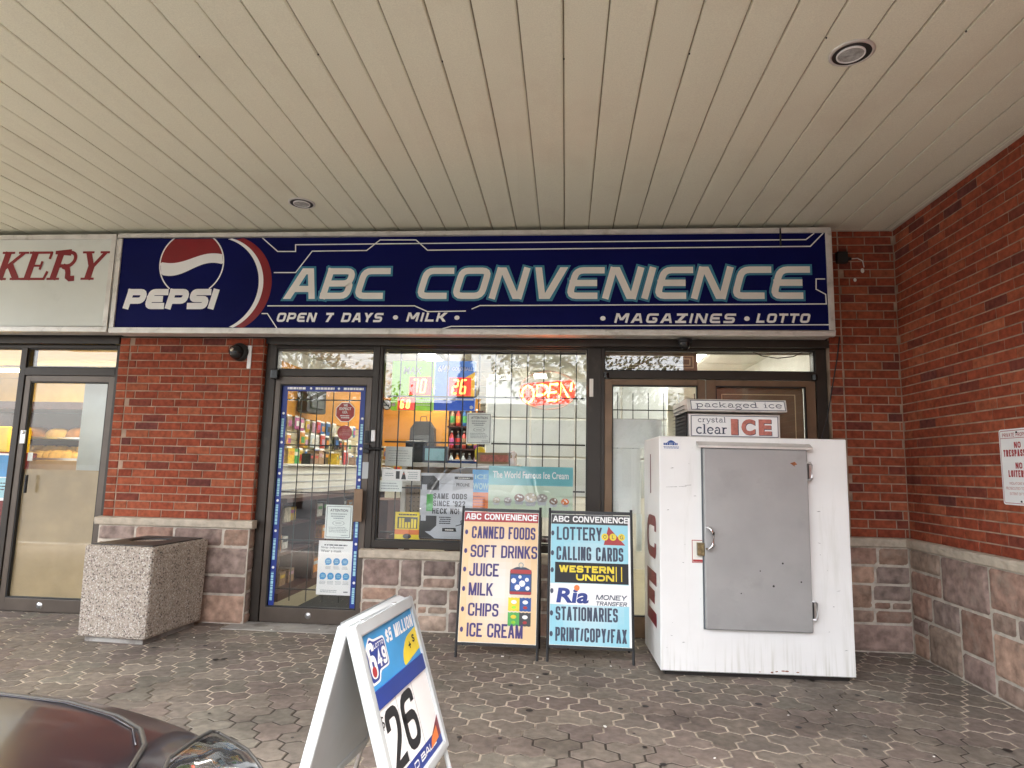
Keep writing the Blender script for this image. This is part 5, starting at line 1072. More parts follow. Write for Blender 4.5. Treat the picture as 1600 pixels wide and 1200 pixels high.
# ------------------------------------------------------------------ white plastic lottery A-frame in the foreground
N_ = Vector((-.651,-3.114,.75)); Fq = Vector((-.595,-2.589,.75))
def foot(top, u, v):
    p = spot(u, v, top.y); k = top.z/(top.z-p.z); return top+(p-top)*k
fr_n = foot(N_, 603, 1200); fr_f = foot(Fq, 703, 1200); fl_n = foot(N_+Vector((-.03,0,0)), 480, 1200)
dx = ((fr_n.x-N_.x)+(fr_f.x-Fq.x))/2; dl_ = fl_n.x-N_.x
t = thing('lottery_board', 'white plastic A-frame 649 lottery board in the foreground reading 26', 'sign board', ((N_.x+Fq.x)/2,(N_.y+Fq.y)/2,0))
exr = (Fq-N_); Wr = exr.length
def leaf(o, ey, sgn):
    P = PL(o, exr, ey); L = Vector(ey).length; b = MB(); s = sgn
    def bx_(a0,b0,a1,b1,c0,c1): b.pbox(P, a0,b0,a1,b1,*( (c0,c1) if s > 0 else (-c1,-c0)))
    return P, L, b, bx_
def board_leaf(o, ey, s, nm):
    P, L, b, bx_ = leaf(o, ey, s); bot = .30*L
    bx_(0,bot,.028,L+.012,-.024,.012); bx_(Wr-.028,bot,Wr,L+.012,-.024,.012); bx_(.028,L-.028,Wr-.028,L+.012,-.024,.012); bx_(.028,bot,Wr-.028,bot+.028,-.024,.012); b.build(nm+'_frame', M['plastic'], t, bevel=.006)
    b = MB(); (b.pbox(P,.03,bot+.03,Wr-.03,L-.03,*((-.02,0) if s > 0 else (0,.02)))); b.build(nm+'_panel', M['plastic'], t)
    for a in (.014, Wr-.014):
        b = MB(); b.tube([P(a,0,-.006*s), P(a,bot+.05,-.006*s)], .009, 8); lg = b.build('leg', M['plastic'] if s > 0 else M['steel'], t)
        b = MB(); b.tube([P(a,.03,-.006*s), P(a,.0,-.006*s)], .013, 8); b.build('rubber_foot', M['blackpl'], lg)
    return P, L, bot
P, L, bot = board_leaf(N_+Vector((dx,0,-.75)), Vector((-dx,0,.75)), 1, 'front')
P2, L2, bot2 = board_leaf(N_+Vector((dl_-.02,0,-.75)), Vector((-dl_-.02,0,.75)), -1, 'rear')
b = MB()
for a in (.12, Wr-.12): b.tube([P(a,L+.004,-.012), P2(a,L2+.004,.012)], .010, 8)
b.build('hinge', M['steel'], t)
b = MB(); G0 = lambda f: f*L; a0, a1 = .030, Wr-.030
b.mi = 0; b.quad(P, a0, G0(.74), a1, L-.029, .0008); 
b.mi = 4; b.poly(P, rounded([(a1,G0(.775)),(a1-.175,G0(.745)),(a1-.165,G0(.80)),(a1-.11,G0(.855)),(a1,G0(.875))], .03, False), .0012)
b.mi = 2; b.pbox(P, a0, G0(.675), a1, G0(.745), .0, .006)
b.mi = 1; b.quad(P, a0, G0(.36), a1, G0(.675), .0008); b.mi = 6
for a in (.34, .66): b.quad(P, a0+(a1-a0)*a-.0015, G0(.38), a0+(a1-a0)*a+.0015, G0(.675), .0012)
b.mi = 2; b.quad(P, a0, bot+.029, a1, G0(.405), .0014)
b.mi = 5; b.poly(P, [(a1,G0(.46)),(a1-.10,G0(.395)),(a1-.12,G0(.36)),(a1,G0(.375))], .0018); b.mi = 7; b.poly(P, [(a1-.03,G0(.425)),(a1-.10,G0(.395)),(a1-.12,G0(.36)),(a1-.03,G0(.37))], .0021)
b.build('printed_face', [M['sky'], M['white'], M['dblue'], M['inkb'], M['yellow'], M['dkred'], M['inkl'], M['orange']], t)
b = MB(); b.mi = 0; lx = a0+.015; lw = .165
b.poly(P, rounded([(lx,G0(.765)),(lx+.07,G0(.765)),(lx+.085,G0(.80)),(lx+lw,G0(.80)),(lx+lw,G0(.925)),(lx+.075,G0(.93)),(lx+.05,G0(.95)),(lx,G0(.90))], .018, True), .0014)
b.mi = 1; b.poly(P, rounded([(lx+.008,G0(.774)),(lx+.065,G0(.774)),(lx+.078,G0(.808)),(lx+lw-.007,G0(.808)),(lx+lw-.007,G0(.917)),(lx+.073,G0(.921)),(lx+.048,G0(.940)),(lx+.008,G0(.895))], .014, True), .0018)
b.mi = 0; sans(b, P, '6', lx+.014, G0(.785), lx+.066, G0(.925), .17, .0022); sans(b, P, '49', lx+.075, G0(.815), lx+.155, G0(.885), .22, .0022); sans(b, P, 'LOTTO', lx+.07, G0(.893), lx+.15, G0(.911), .2, .0022)
sans(b, P, '$5 MILLION', lx+lw+.012, G0(.882), a1-.010, G0(.938), .21, .002, .1); b.mi = 2; b.disc(P, lx+.038, G0(.812), .017, .0026, 16)
b.mi = 3; b.text(P, '+', a1-.10, G0(.80), a1-.075, G0(.83), .002, .02); b.text(P, 's', a1-.055, G0(.815), a1-.03, G0(.85), .002, .02)
cw = (a1-a0)
b.text(P, '$', a0+.008, G0(.595), a0+.038, G0(.65), .002, .0); sans(b, P, '2', a0+.040, G0(.415), a0+.325*cw, G0(.655), .17, .002); sans(b, P, '6', a0+.365*cw, G0(.425), a0+.635*cw, G0(.662), .17, .002)
b.mi = 0; sans(b, P, 'GOLD BALL', a0+.05, bot+.046, a1-.06, G0(.388), .22, .002, .05)
b.build('lettering', [M['white'], M['dblue'], M['redstk'], M['inkb']], t)

# ------------------------------------------------------------------ ice freezer
def foot_stains():                       # dried splash streaks creeping up the foot of the white paint
    t = M['icewhite'].node_tree; bs = t.nodes['Principled BSDF']; src = bs.inputs['Base Color'].links[0].from_socket
    g = nd(t, 'ShaderNodeNewGeometry'); s = nd(t, 'ShaderNodeSeparateXYZ'); t.links.new(g.outputs['Position'], s.inputs[0])
    h = nd(t, 'ShaderNodeMapRange'); h.inputs[1].default_value = .28; h.inputs[2].default_value = .04; t.links.new(s.outputs['Z'], h.inputs[0])
    mp = nd(t, 'ShaderNodeMapping'); mp.inputs['Scale'].default_value = (46, 46, 2.2); t.links.new(g.outputs['Position'], mp.inputs['Vector'])
    n = nd(t, 'ShaderNodeTexNoise', Scale=1, Detail=5); t.links.new(mp.outputs[0], n.inputs['Vector'])
    r = nd(t, 'ShaderNodeMapRange'); r.inputs[1].default_value = .52; r.inputs[2].default_value = .95; t.links.new(n.outputs['Fac'], r.inputs[0])
    m = nd(t, 'ShaderNodeMath', operation='MULTIPLY'); t.links.new(h.outputs[0], m.inputs[0]); t.links.new(r.outputs[0], m.inputs[1])
    x = nd(t, 'ShaderNodeMix', data_type='RGBA'); t.links.new(m.outputs[0], x.inputs['Factor']); t.links.new(src, x.inputs['A']); x.inputs['B'].default_value = (.40,.39,.27,1); t.links.new(x.outputs['Result'], bs.inputs['Base Color'])
foot_stains()
def spotX(u, v, X): d = _r*((u-800)/FPX) - _u*((v-600)/FPX) + _f; return CAM + d*((X-CAM.x)/d.x)
IY = -.81; FX0, FX1, FZ = .606, 1.802, 1.496
t = thing('ice_freezer', 'large white ice freezer with grey door standing before the double doors', 'freezer', (1.2,-.5,0)); PI_ = front(IY)
b = MB(); b.box((FX0,IY,.028),(FX1,-.165,FZ)); b.build('body', M['icewhite'], t, bevel=.007)
b = MB(); b.box((FX0+.03,IY+.03,0),(FX1-.03,-.20,.027)); b.build('skid', M['dark'], t)
b = MB(); b.pbox(PI_, FX0+.004, .030, FX1-.004, .0335, 0, .002); b.build('rusty_edge', M['dirt'], t)
DX0, DX1, DZ0, DZ1 = .882, 1.535, .297, 1.420
b = MB(); b.pbox(PI_, DX0-.007, DZ0-.008, DX1+.007, DZ1+.006, 0, .010); b.build('door_seal', M['ink'], t)
b = MB(); b.pbox(PI_, DX0, DZ0, DX1, DZ1, .010, .046); door_o = b.build('door', M['icegrey'], t, bevel=.006)
b = MB(); b.mi = 0
for x, z, r in ((1.36,.71,.006),(1.30,.57,.007),(1.22,.66,.004),(1.47,.60,.005),(1.10,.52,.004)): b.disc(front(IY-.0462), x, z, r, .0006, 9)
b.mi = 1; b.poly(front(IY-.0462), [(1.425,1.335),(1.455,1.345),(1.470,1.328),(1.452,1.322),(1.458,1.312)], .0006); b.build('chip_marks', [M['dark'], M['rust']], door_o)
x0, z0, x1, z1 = rect(1102, 860, 1117, 822, -.87)
b = MB(); hx = (x0+x1)/2; b.tube([(hx-.02,IY-.045,z0+.008),(hx-.005,IY-.075,z0+.012),(hx+.012,IY-.085,z0+.035),(hx+.012,IY-.085,z1-.035),(hx-.005,IY-.075,z1-.012),(hx-.02,IY-.045,z1-.008)], .011, 10); b.build('handle', M['chrome'], door_o, smooth=True)
b = MB(); xx0, zz0, xx1, zz1 = rect(1083, 872, 1099, 846, IY); b.mi = 0; b.pbox(PI_, xx0-.012, zz0-.03, xx1+.003, zz1+.012, 0, .001); b.mi = 1; b.pbox(PI_, xx0-.004, zz0-.022, xx1, zz0-.008, .001, .0016); frame_rect(b, PI_, xx0-.010, zz0-.028, xx1+.001, zz1+.010, .004, .004, .004, .004, .001, .0016); b.mi = 2; b.pbox(PI_, xx0+.020, zz0+.02, xx1+.008, zz1-.005, .001, .03); b.tube([(xx1-.01,IY-.03,zz0+.03),(xx1-.01,IY-.03,zz1-.02)], .011, 8); b.build('padlock_hasp', [M['cream'], M['redstk'], mat('worn_brass', (.25,.19,.10), .45, .7, var=.5, scale=40)], t)
for a, c in ((722, 752), (938, 971)):
    x0, z0, x1, z1 = rect(1262, c, 1271, a, -.85); b = MB(); xm = DX1+.006
    b.tube([(xm-.01,IY-.046,z1-.01),(xm+.010,IY-.050,z1-.008),(xm+.020,IY-.044,z1-.02),(xm+.020,IY-.044,z0+.02),(xm+.010,IY-.050,z0+.008),(xm-.01,IY-.046,z0+.01)], .0065, 8); b.pbox(PI_, xm+.002, z0+.01, xm+.016, z1-.01, .0, .044); b.build('hinge', M['steel'], t, smooth=False)
b = MB(); x0, x1 = .845, 1.568; z = DZ1+.016
b.add([(x0,IY-.001,z+.030),(x1,IY-.001,z+.026),(x1,IY-.055,z),(x0,IY-.055,z+.002),(x0,IY-.055,z-.012),(x1,IY-.055,z-.014),(x0,IY-.001,z+.01),(x1,IY-.001,z+.008)], [(0,3,2,1),(3,4,5,2),(6,7,5,4),(0,6,4,3),(1,2,5,7)]); b.build('drip_rail', M['alu'], t)
x0, z0, x1, z1 = rect(1031, 704, 1064, 683, IY)
b = MB(); b.mi = 0; b.pbox(PI_, x0+.006, z0, x1, z1-.004, 0, .0012); b.mi = 1; b.poly(PI_, [(x0+.04,z0+.05),(x0+.055,z0+.062),(x0+.07,z0+.068),(x0+.085,z0+.062),(x0+.10,z0+.05)], .0018); b.lines(PI_, x0+.018, z0+.034, x1-.014, z0+.050, 1, .0018, .9, 3); b.lines(PI_, x0+.018, z0+.012, x1-.014, z0+.028, 2, .0018, .5, 4); b.build('maker_sticker', [M['white'], M['blue']], t)
PSd = PL((FX0,0,0),(0,-1,0),(0,0,1))
b = MB()
for s, u0, u1, v0, v1 in (('I',1015,1019.5,710,770),('C',1012.5,1024,803,867),('E',1013.5,1025.5,888,968)):
    p, q_ = spotX((u0+u1)/2, v0, FX0), spotX((u0+u1)/2, v1, FX0); yc = .49; hw = {'I':.04,'C':.19,'E':.19}[s]
    sans(b, PSd, s, yc-hw, q_.z, yc+hw, p.z, .25 if s != 'I' else .13, .0012)
b.build('side_lettering', M['dkred'], t)
b = MB(); rr = random.Random(8); b.mi = 0
for i in range(20):
    x = rr.choice([rr.uniform(FX0+.02, DX0-.02), rr.uniform(DX1+.04, FX1-.01)]); z = rr.uniform(.05, 1.45); w_ = rr.uniform(.004,.03); h_ = rr.uniform(.0015,.004); a = rr.uniform(-.5,.5)
    b.poly(PI_, [(x,z),(x+w_*.5,z-h_*.4+a*w_*.3),(x+w_,z+a*w_*.5),(x+w_*.6,z+h_+a*w_*.4)], .0004)
for x, z, w_ in ((.65,1.165,.07),(.73,1.17,.05),(.77,1.178,.04)): b.poly(PI_, [(x,z),(x+w_,z+.003),(x+w_,z+.006),(x,z+.002)], .0006)
b.mi = 1
for i in range(7): x = rr.uniform(1.2,1.5); b.disc(PI_, x, .043+rr.uniform(0,.012), rr.uniform(.004,.016), .0032, 8, rr.uniform(.002,.005))
b.build('scuff_marks', [M['scuff'], M['rust']], t)
# sign housing on top of the freezer
t2 = t
HY = -.76
b = MB(); b.box((.812,HY,FZ+.001),(1.405,-.34,1.652)); hous = b.build('top_housing', M['alu'], t, bevel=.004)
b = MB()
for k in range(9): b.add([(.812,HY+.02,FZ+.02+k*.025),(.812,-.36,FZ+.02+k*.025),(.775,-.36,FZ+.008+k*.025),(.775,HY+.02,FZ+.008+k*.025),(.812,HY+.02,FZ+.016+k*.025),(.812,-.36,FZ+.016+k*.025)], [(0,1,2,3),(3,2,5,4)])
b.box((.80,HY+.03,FZ+.002),(.808,-.37,1.74)); b.build('louvres', M['black'], hous)
b = MB(); y0, y1 = HY-.065, HY-.03
b.add([(.795,y0,1.664),(1.432,y0,1.664),(1.438,y1,1.746),(.789,y1,1.746),(.795,-.34,1.664),(1.432,-.34,1.664),(1.438,-.34,1.746),(.789,-.34,1.746)], [(0,1,2,3),(4,7,6,5),(0,4,5,1),(3,2,6,7),(0,3,7,4),(1,5,6,2)]); b.build('top_visor', M['alu'], hous, bevel=.004)
PV = PL((.795,y0,1.664),(1,0,0),(0,y1-y0,.082)); PH = front(HY)
b = MB(); b.mi = 0; b.quad(PV, .020, .008, .628, .080, .0015); b.mi = 1; frame_rect(b, PV, .020, .008, .628, .080, .004, .004, .004, .004, .0016, .0024); serif(b, PV, 'packaged ice', .050, .028, .610, .068, .125, .003); b.build('visor_print', [M['white'], M['slate']], hous)
b = MB(); b.mi = 0; b.quad(PH, .826, FZ+.006, 1.392, 1.640, .0015); b.mi = 1; frame_rect(b, PH, .826, FZ+.006, 1.392, 1.640, .004, .004, .004, .004, .0016, .0024); serif(b, PH, 'crystal', .868, 1.596, 1.055, 1.630, .125, .003); serif(b, PH, 'clear', .855, 1.520, 1.062, 1.582, .14, .003)
b.mi = 1; b.text(PH, 'I', 1.088, 1.512, 1.136, 1.617, .0024, .06); b.text(PH, 'C', 1.156, 1.512, 1.246, 1.617, .0024, .06); b.text(PH, 'E', 1.268, 1.512, 1.352, 1.617, .0024, .06)
b.mi = 2; b.text(PH, 'I', 1.085, 1.516, 1.130, 1.620, .0032, .055); b.text(PH, 'C', 1.153, 1.516, 1.242, 1.620, .0032, .055); b.text(PH, 'E', 1.265, 1.516, 1.348, 1.620, .0032, .055)
b.build('housing_print', [M['white'], M['slate'], M['pink']], hous)

t.rotation_euler.z = R(1.8); t.location.x -= .010
# ------------------------------------------------------------------ small fittings on the walls
t = thing('dome_camera', 'black dome security camera on the brick pier under the blue sign', 'camera', (-2.73,-.05,2.17))
b = MB(); Pc = PL((-2.725,-.006,2.178),(1,0,0),(0,0,1)); b.lathe(Pc, [(.075,0),(.075,.03),(.062,.045),(.001,.046)], 24); b.build('base', M['black'], t, smooth=True)
b = MB(); Pc = PL((-2.735,-.05,2.170),(1,-.25,0),(0,.25,1)); b.lathe(Pc, [(.062,-.01),(.060,.02),(.045,.045),(.022,.058),(.001,.061)], 24); b.build('dome', M['blackpl'], t, smooth=True)
b = MB(); b.lathe(Pc, [(.018,.060),(.016,.066),(.001,.067)], 16); b.build('lens', M['chrome'], t)
x0, z0, x1, z1 = rect(387, 576, 393, 540, -.012); b = MB(); b.box((x0,-.02,z0),(x1,-.008,z1)); tag(b.build('contact_strip', M['white'], None, origin=((x0+x1)/2,-.01,z0), bevel=.003), 'narrow white plastic strip on the brick pier beside the dome camera', 'strip')
t = thing('dome_camera', 'black dome security camera hanging under the middle right of the blue sign', 'camera', (.917,-.1,2.25))
b = MB(); Pc = PL((.917,-.07,2.296),(1,0,0),(0,-1,0)); b.lathe(Pc, [(.055,0),(.055,.02),(.05,.03),(.001,.031)], 20); b.build('base', M['black'], t, smooth=True)
b = MB(); b.lathe(Pc, [(.047,.025),(.045,.05),(.03,.075),(.012,.086),(.001,.087)], 20); b.build('dome', M['blackpl'], t, smooth=True)
x0, z0, x1, z1 = rect(1307, 413, 1330, 394, -.03)
t = thing('junction_box', 'small dark electrical box with loose wire on brick right of the blue sign', 'electrical box', ((x0+x1)/2,-.03,z0))
b = MB(); b.box((x0,-.05,z0+.01),(x1-.03,-.008,z1)); b.tube([(x1-.035,-.03,z0+.045),(x1,-.03,z0+.045)], .014, 8); b.build('box', M['black'], t, bevel=.004)
b = MB(); b.tube([(x1,-.03,z0+.045),(x1+.05,-.025,z0+.05),(x1+.09,-.02,z0+.03),(x1+.10,-.015,z0-.02)], .004, 6); b.build('wire', M['alu'], t)
for q_ in ((x1+.09, z0-.045, .014, .0005, 9, .02), (x1+.03, z0-.12, .012, .0005, 9, .016)): b = MB(); b.disc(front(-.0085), *q_); b.build('filler_blob', M['cream'], t)
pts = [(1312,526),(1308,560),(1303,590),(1298,620),(1292,655),(1284,684)]; b = MB(); b.tube([tuple(spot(u, v, -.018)) for u, v in pts], .0045, 6); tag(b.build('loose_cable', M['black'], None, origin=tuple(spot(1312,526,-.018))), 'thin dark cable running down the brick beside the double door', 'cable')
b = MB(); b.tube([tuple(spot(u, v, .12)) for u, v in ((1172,548),(1190,556),(1215,560),(1240,557),(1262,547))], .004, 6); tag(b.build('loose_cable', M['black'], None, origin=tuple(spot(1172,548,.12))), 'thin drooping wire behind the right of the wide top light', 'cable')
b = MB(); b.tube([tuple(spot(u, v, -.011)) for u, v in ((1316,560),(1320,640),(1322,681))], .0035, 6); tag(b.build('loose_cable', M['mortar'], None, origin=tuple(spot(1316,560,-.011))), 'pale brick coloured cable in the vertical joint of the rear brick wall', 'cable')
# no trespassing sign on the side wall
y0 = 1.098; Wn, Hn = .305, .432; t = thing('no_trespassing_sign', 'white metal PRIVATE PROPERTY NO TRESPASSING sign with red letters on the side brick wall', 'sign', (CX-.012,-y0-.15,1.118))
Pn = PL((CX-.012,-y0,1.119),(0,-1,0),(0,0,1)); b = MB(); b.prism(Pn, rounded([(0,0),(Wn,0),(Wn,Hn),(0,Hn)], .018, True), -.003, 0); b.build('plate', M['white'], t)
b = MB(); e = .010; rp = rounded([(e,e),(Wn-e,e),(Wn-e,Hn-e),(e,Hn-e)], .012, True); b.stroke(Pn, rp, .003, .0008, True); b.stroke(Pn, [(e,Hn*.878),(Wn-e,Hn*.878)], .003, .0010)
for s, a, c, z0, z1, bo in (('PRIVATE PROPERTY',.10,.90,.895,.945,.005),('NO',.41,.59,.745,.825,.03),('TRESPASSING',.10,.90,.635,.725,.03),('NO',.41,.59,.475,.555,.03),('LOITERING',.20,.80,.365,.455,.03)): sans(b, Pn, s, a*Wn, z0*Hn, c*Wn, z1*Hn, .22 if bo > .01 else .14, .0008)
b.mi = 1
for s, a, c, z0, z1 in (('VIOLATORS WILL BE',.2,.8,.265,.30),('PROSECUTED TO THE FULL',.1,.9,.20,.235),('EXTENT OF THE LAW',.2,.8,.13,.165)): b.text(Pn, s, a*Wn, z0*Hn, c*Wn, z1*Hn, .0008)
b.build('lettering', [M['redstk'], M['pink']], t)
b = MB(); b.lathe(PL(Pn(Wn/2,Hn*.95,0),(0,-1,0),(0,0,1)), [(.006,0),(.005,.004),(.001,.005)], 10); b.lathe(PL(Pn(Wn/2,Hn*.05,0),(0,-1,0),(0,0,1)), [(.006,0),(.005,.004),(.001,.005)], 10); b.build('screw', M['black'], t)
b = MB(); rr = random.Random(12)
for i in range(70):
    x = rr.uniform(-3.6,2.5); y = rr.choice([rr.uniform(-.3,-.06), rr.uniform(-2.6,-.2)]); s = rr.uniform(.003,.009); P = PL((x,y,.004),(math.cos(i),math.sin(i),0),(-math.sin(i),math.cos(i),0)); b.mi = rr.choice((0,0,1)); b.pbox(P, -s, -s*.6, s, s*.6, 0, s*.5)
o = struct(b.build('litter_crumbs', [M['cream'], M['dirt']]), 'stuff')
b = MB()
for i in range(40):
    x = rr.uniform(-3.2,2.3); y = rr.uniform(-2.7,-.6); b.disc(PL((x,y,.0062),(1,0,0),(0,1,0)), 0, 0, rr.uniform(.008,.022), 0, 9)
struct(b.build('gum_spots', M['dark']), 'stuff')
# ------------------------------------------------------------------ parked cars
M['paint'] = mat('car_paint', (.0060,.0045,.0060), .3, .05, var=.1, scale=3, spec=.35, coat=.55, grime=(.05,.045,.045), gscale=5, glo=.52, ghi=1.1)
M['lens'] = glassmat('lamp_lens', (.75,.78,.8), 1.7); M['carglass'] = mat('car_glass', (.012,.014,.015), .25, spec=.15); M['tyre'] = mat('tyre', (.02,.02,.02), .85, var=.2)
LOT = -.13
def make_car():
    cx, ny = -1.30, -3.475; W = .895
    t = thing('parked_car', 'dark purple black car nosed up to the walkway at the lower left', 'car', (cx, ny-2.2, LOT))
    prof = [(.16,.20),(.03,.27),(-.01,.40),(-.012,.52),(.0,.67),(.03,.755),(.075,.805),(.16,.845),(.35,.893),(.65,.940),(.95,.975),(1.15,.99),(1.9,1.34),(2.3,1.44),(3.0,1.45),(3.5,1.36),(4.05,1.06),(4.45,1.03),(4.55,.95),(4.58,.6),(4.50,.25)]
    def pt(r, k, off=0):
        s, z = prof[k]; f = abs(r)
        roof = max(0, min(1, (z-.95)/.45)) if 11 < k < 17 else 0
        w_ = W*(1-.20*roof); x = r*w_
        bow = (.42*r*r)*max(0, 1-s/2.2)**1 if s < 2.2 else 0
        zz = z-(.05*r*r+.10*max(0,f-.72)/.28*(f > .72)*min(1,max(0,(z-.55)*4)))*(1 if k < 12 else .8)
        if 4 <= k <= 8 and f > .8: bow += (f-.8)*.5
        return Vector((cx+x, ny-s-bow, LOT+zz+off))
    rs = [-1,-.97,-.9,-.8,-.65,-.5,-.25,0,.25,.5,.65,.8,.9,.97,1]; n = len(rs)
    b = MB(); vs = [pt(r, k) for k in range(len(prof)) for r in rs]; b.add(vs, [(k*n+i, k*n+i+1, (k+1)*n+i+1, (k+1)*n+i) for k in range(len(prof)-1) for i in range(n-1)])
    for sgn, i in ((-1,0),(1,n-1)):                       # flanks
        low = [Vector((cx+sgn*(W*.96), min(v.y, ny-.45), LOT+max(.22, v.z-LOT if v.z-LOT < .6 else .6))) for v in [pt(rs[i], k) for k in range(len(prof))]]
        hi = [pt(rs[i], k) for k in range(len(prof))]; mid = [(a+c)/2+Vector((sgn*.03 if abs((a-c).length) > .1 else 0,0,0)) for a, c in zip(hi, low)]; bo = [Vector((v.x, v.y, LOT+.22)) for v in low]; m = len(hi)
        b.add(hi+mid+low+bo, [(j*m+k, j*m+k+1, (j+1)*m+k+1, (j+1)*m+k) for j in range(3) for k in range(m-1)])
    o = b.build('body', M['paint'], t, smooth=True)
    md = o.modifiers.new('sub', 'SUBSURF'); md.levels = md.render_levels = 2
    def strip(name, pl, wd, m, off, parent=t):                  # narrow band lying on the body along (r, station) points
        q = []
        for r, k in pl:
            i = int(k); f = k-i; a = pt(r, i, off); c = pt(r, min(i+1, len(prof)-1), off); q.append(a.lerp(c, f))
        b = MB(); b.tube(q, wd, 6); return b.build(name, m, parent, smooth=True)
    strip('hood_gap', [(-.72,8.3),(-.58,7.55),(-.25,7.4),(0,7.4),(.25,7.4),(.42,7.45),(.52,7.6),(.60,7.95),(.66,8.3),(.74,8.7),(.84,9.4),(.88,10.5)], .005, M['gasket'], -.001)
    strip('hood_edge', [(-.5,7.60),(-.25,7.48),(0,7.48),(.25,7.48),(.41,7.53),(.51,7.68),(.59,8.03)], .0022, M['paint'], -.0005)
    for s in (-1, 1):                                            # headlamps
        rows_ = [(6.0,.60,.90),(6.7,.62,.925),(7.4,.655,.945),(8.1,.70,.955),(8.7,.80,.96)]; b = MB(); vs = []; m = 8
        for k, r0, r1 in rows_:
            for j in range(m+1):
                r = r0+(r1-r0)*j/m; i = int(k); a = pt(s*r, i).lerp(pt(s*r, i+1), k-i); vs.append(a+Vector((s*.004, .006, .012)))
        b.add(vs, [(i*(m+1)+j, i*(m+1)+j+1, (i+1)*(m+1)+j+1, (i+1)*(m+1)+j) for i in range(len(rows_)-1) for j in range(m)])
        b2 = MB(); b2.add([v-Vector((0,0,.009)) for v in vs], [(i*(m+1)+j, i*(m+1)+j+1, (i+1)*(m+1)+j+1, (i+1)*(m+1)+j) for i in range(len(rows_)-1) for j in range(m)])
        h = b2.build('headlight', M['blackpl'], t, smooth=True); b.build('lens', M['lens'], h, smooth=True)
        rim = [vs[j] for j in range(m+1)]+[vs[i*(m+1)+m] for i in range(1,5)]+[vs[4*(m+1)+j] for j in reversed(range(m))]+[vs[i*(m+1)] for i in reversed(range(1,4))]
        b = MB(); b.tube(rim, .0035, 6, True); b.build('headlight_rim', M['gasket'], h, smooth=True)
        c0 = (vs[m+4]+vs[2*(m+1)+4])/2
        b = MB()
        for dx_, dy_, r_ in ((0,0,.042),(s*.085,-.075,.036)): b.lathe(PL(c0+Vector((dx_,dy_-.01,-.018)), (1,0,0), (0,-.55,.8)), [(r_,.0),(r_*1.02,.022),(r_*.9,.022),(r_*.6,.006),(.001,.002)], 20)
        b.build('reflector', M['chrome'], h, smooth=True)
        b = MB(); q = vs[2*(m+1)+6]+Vector((0,.0,.002)); b.add([q+Vector((-.025,.02,.0)), q+Vector((.035,-.03,-.006)), q+Vector((.03,-.055,.002)), q+Vector((-.035,0,.006))], [(0,1,2,3)]); b.build('lens_glint_patch', M['white'], h)  # white patch laid on the lens as a painted reflection
    b = MB(); k0, k1 = 11, 12                                    # glazing
    for a, c in ((11.12, 12.7),(15.1, 15.95)):
        vs = []
        for q in range(6):
            k = a+(c-a)*q/5; i = int(k)
            for r in (-.86,-.5,0,.5,.86): vs.append(pt(r, i).lerp(pt(r, i+1), k-i)+Vector((0,.004 if a < 13 else -.004,.012)))
        b.add(vs, [(q*5+j, q*5+j+1, (q+1)*5+j+1, (q+1)*5+j) for q in range(5) for j in range(4)])
    b.build('windscreen', M['carglass'], t, smooth=True)
    for s in (-1, 1):
        b = MB(); q = [(1.5,.96),(2.05,1.30),(2.5,1.36),(3.2,1.35),(3.75,1.05),(3.6,.97)]; xs = [W*.98 if z < 1.1 else W*.86 for _, z in q]
        b.add([(cx+s*(x+.012), ny-y, LOT+z) for (y, z), x in zip(q, xs)]+[(cx+s*(x-.02), ny-y, LOT+z) for (y, z), x in zip(q, xs)], [tuple(range(6)), tuple(reversed(range(6,12)))]+[(i,(i+1)%6,6+(i+1)%6,6+i) for i in range(6)]); b.build('side_window', M['carglass'], t)
        b = MB(); b.box((cx+s*W+(0 if s > 0 else -.16),ny-1.72,LOT+.93),(cx+s*W+(.16 if s > 0 else 0),ny-1.60,LOT+1.05)); b.build('wing_mirror', M['paint'], t, bevel=.03)
        for y in (.86, 3.56):
            P = PL((cx+s*(W-.13),ny-y,LOT+.31),(0,-s,0),(0,0,1)); P.n = Vector((s,0,0)); b = MB(); b.lathe(P, [(.20,-.02),(.29,-.02),(.31,.02),(.31,.15),(.29,.19),(.21,.19),(.20,.17)], 28); wh = b.build('wheel', M['tyre'], t, smooth=True)
            b = MB(); b.lathe(P, [(.20,.175),(.19,.15),(.05,.165),(.001,.17)], 28); 
            for i in range(5): a = i*2*math.pi/5; b.tube([P(.03*math.cos(a),.03*math.sin(a),.178), P(.195*math.cos(a),.195*math.sin(a),.172)], .018, 6)
            b.build('rim', M['steel'], wh)
    b = MB()
    for k in range(4): b.box((cx-.42,ny-.005,LOT+.36+k*.055),(cx+.42,ny+.016,LOT+.375+k*.055))
    b.build('grille', M['blackpl'], t)
    b = MB()
    for s in (-1,1): b.box((cx+s*.7-.14,ny-4.62,LOT+.72),(cx+s*.7+.14,ny-4.55,LOT+.86))
    b.build('tail_light', M['redstk'], t)
    return t
car = make_car()
def dup_tree(o, parent=None):
    c = o.copy(); col.objects.link(c); c.parent = parent
    for ch in o.children: dup_tree(ch, c)
    return c

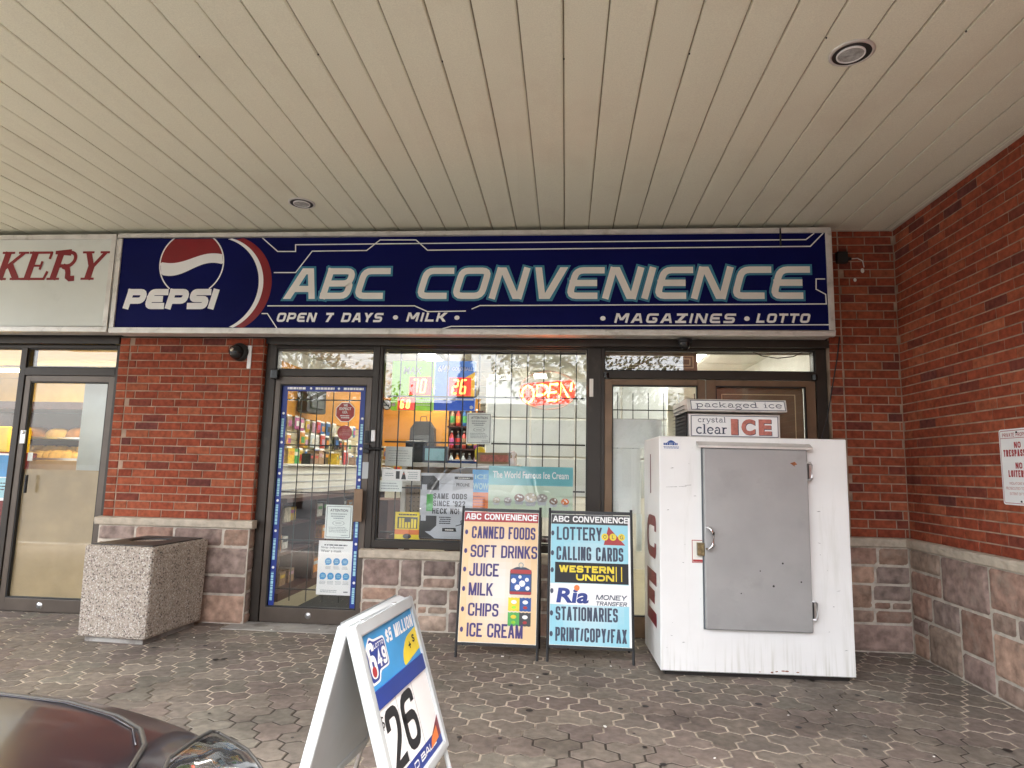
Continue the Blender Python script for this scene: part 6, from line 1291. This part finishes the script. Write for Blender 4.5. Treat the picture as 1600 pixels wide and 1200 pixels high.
# ------------------------------------------------------------------ across the car park (seen only in the glass)
M['leaf'] = mat('leaf', (.09,.12,.035), .7, var=.45, scale=5); M['needle'] = mat('conifer_needles', (.018,.030,.016), .8, var=.4, scale=4); M['bark'] = mat('bark', (.07,.052,.04), .9, var=.3, scale=12)
def tree(label, x, y, h, kind, seed):
    rr = random.Random(seed); t = thing('conifer_tree' if kind else 'broadleaf_tree', label, 'tree', (x,y,LOT)); b = MB(); b.tube([(x,y,LOT),(x+.05,y,LOT+h*.3),(x,y+.1,LOT+h*.6),(x+.1,y,LOT+h*.93)], [h*.022,h*.018,h*.012,.02], 8)
    tips = []
    if not kind:
        for i in range(16):
            a = rr.uniform(0,6.28); z0 = LOT+h*rr.uniform(.25,.6); L_ = h*rr.uniform(.25,.48); e = Vector((x+math.cos(a)*L_, y+math.sin(a)*L_, z0+h*rr.uniform(.0,.30))); m = (Vector((x,y,z0))+e)/2+Vector((0,0,.25)); b.tube([(x,y,z0), m, e], [h*.010,h*.006,.012], 6); tips += [m, e, (m+e)/2]
    b.build('trunk', M['bark'], t); b = MB()
    def lf(c, s):
        a = Vector((rr.gauss(0,1),rr.gauss(0,1),rr.gauss(0,1))).normalized(); u = a.orthogonal().normalized(); v = a.cross(u); b.add([c-u*s, c+v*s*.5, c+u*s, c-v*s*.5], [(0,1,2,3)])
    if kind:
        for i in range(3200):
            k = rr.random()**.7; r_ = (k)*h*.24*(.75+.25*math.sin(i%9))*rr.random()**.4; a = rr.uniform(0,6.28); lf(Vector((x+math.cos(a)*r_, y+math.sin(a)*r_, LOT+h*(1-k)*.92+.25+rr.uniform(-.1,.1)-r_*.15)), rr.uniform(.06,.15))
    else:
        for i in range(4200):
            c = rr.choice(tips); lf(c+Vector((rr.gauss(0,.42),rr.gauss(0,.42),rr.gauss(0,.3))), rr.uniform(.05,.10))
    b.build('crown', M['needle'] if kind else M['leaf'], t)
tree('dark conifer across the car park reflected in the display window', -3.6, -17.5, 6.2, 1, 1)
tree('broad leafy tree across the car park reflected at the right of the display window', .9, -13.5, 6.4, 0, 2)
tree('second broad leafy tree reflected in the bakery glass', -8.5, -15, 7.0, 0, 5)
tree('third broad leafy tree reflected in the wide top light', 7.0, -14, 7.0, 0, 9)
t = thing('far_building', 'low grey flat roofed building across the car park', 'building', (0,-32,LOT))
b = MB(); b.box((-22,-40,LOT),(26,-30,LOT+4.2)); b.build('wall', M['wallpaint'], t); b = MB(); b.box((-22.4,-40.4,LOT+4.2),(26.4,-29.5,LOT+4.9)); b.build('roof', M['charcoal'], t); b = MB()
for i in range(10): b.box((-20+i*4.6,-30.02,LOT+.6),(-17+i*4.6,-29.96,LOT+2.9))
b.build('window', M['carglass'], t)
bpy.context.view_layer.update()
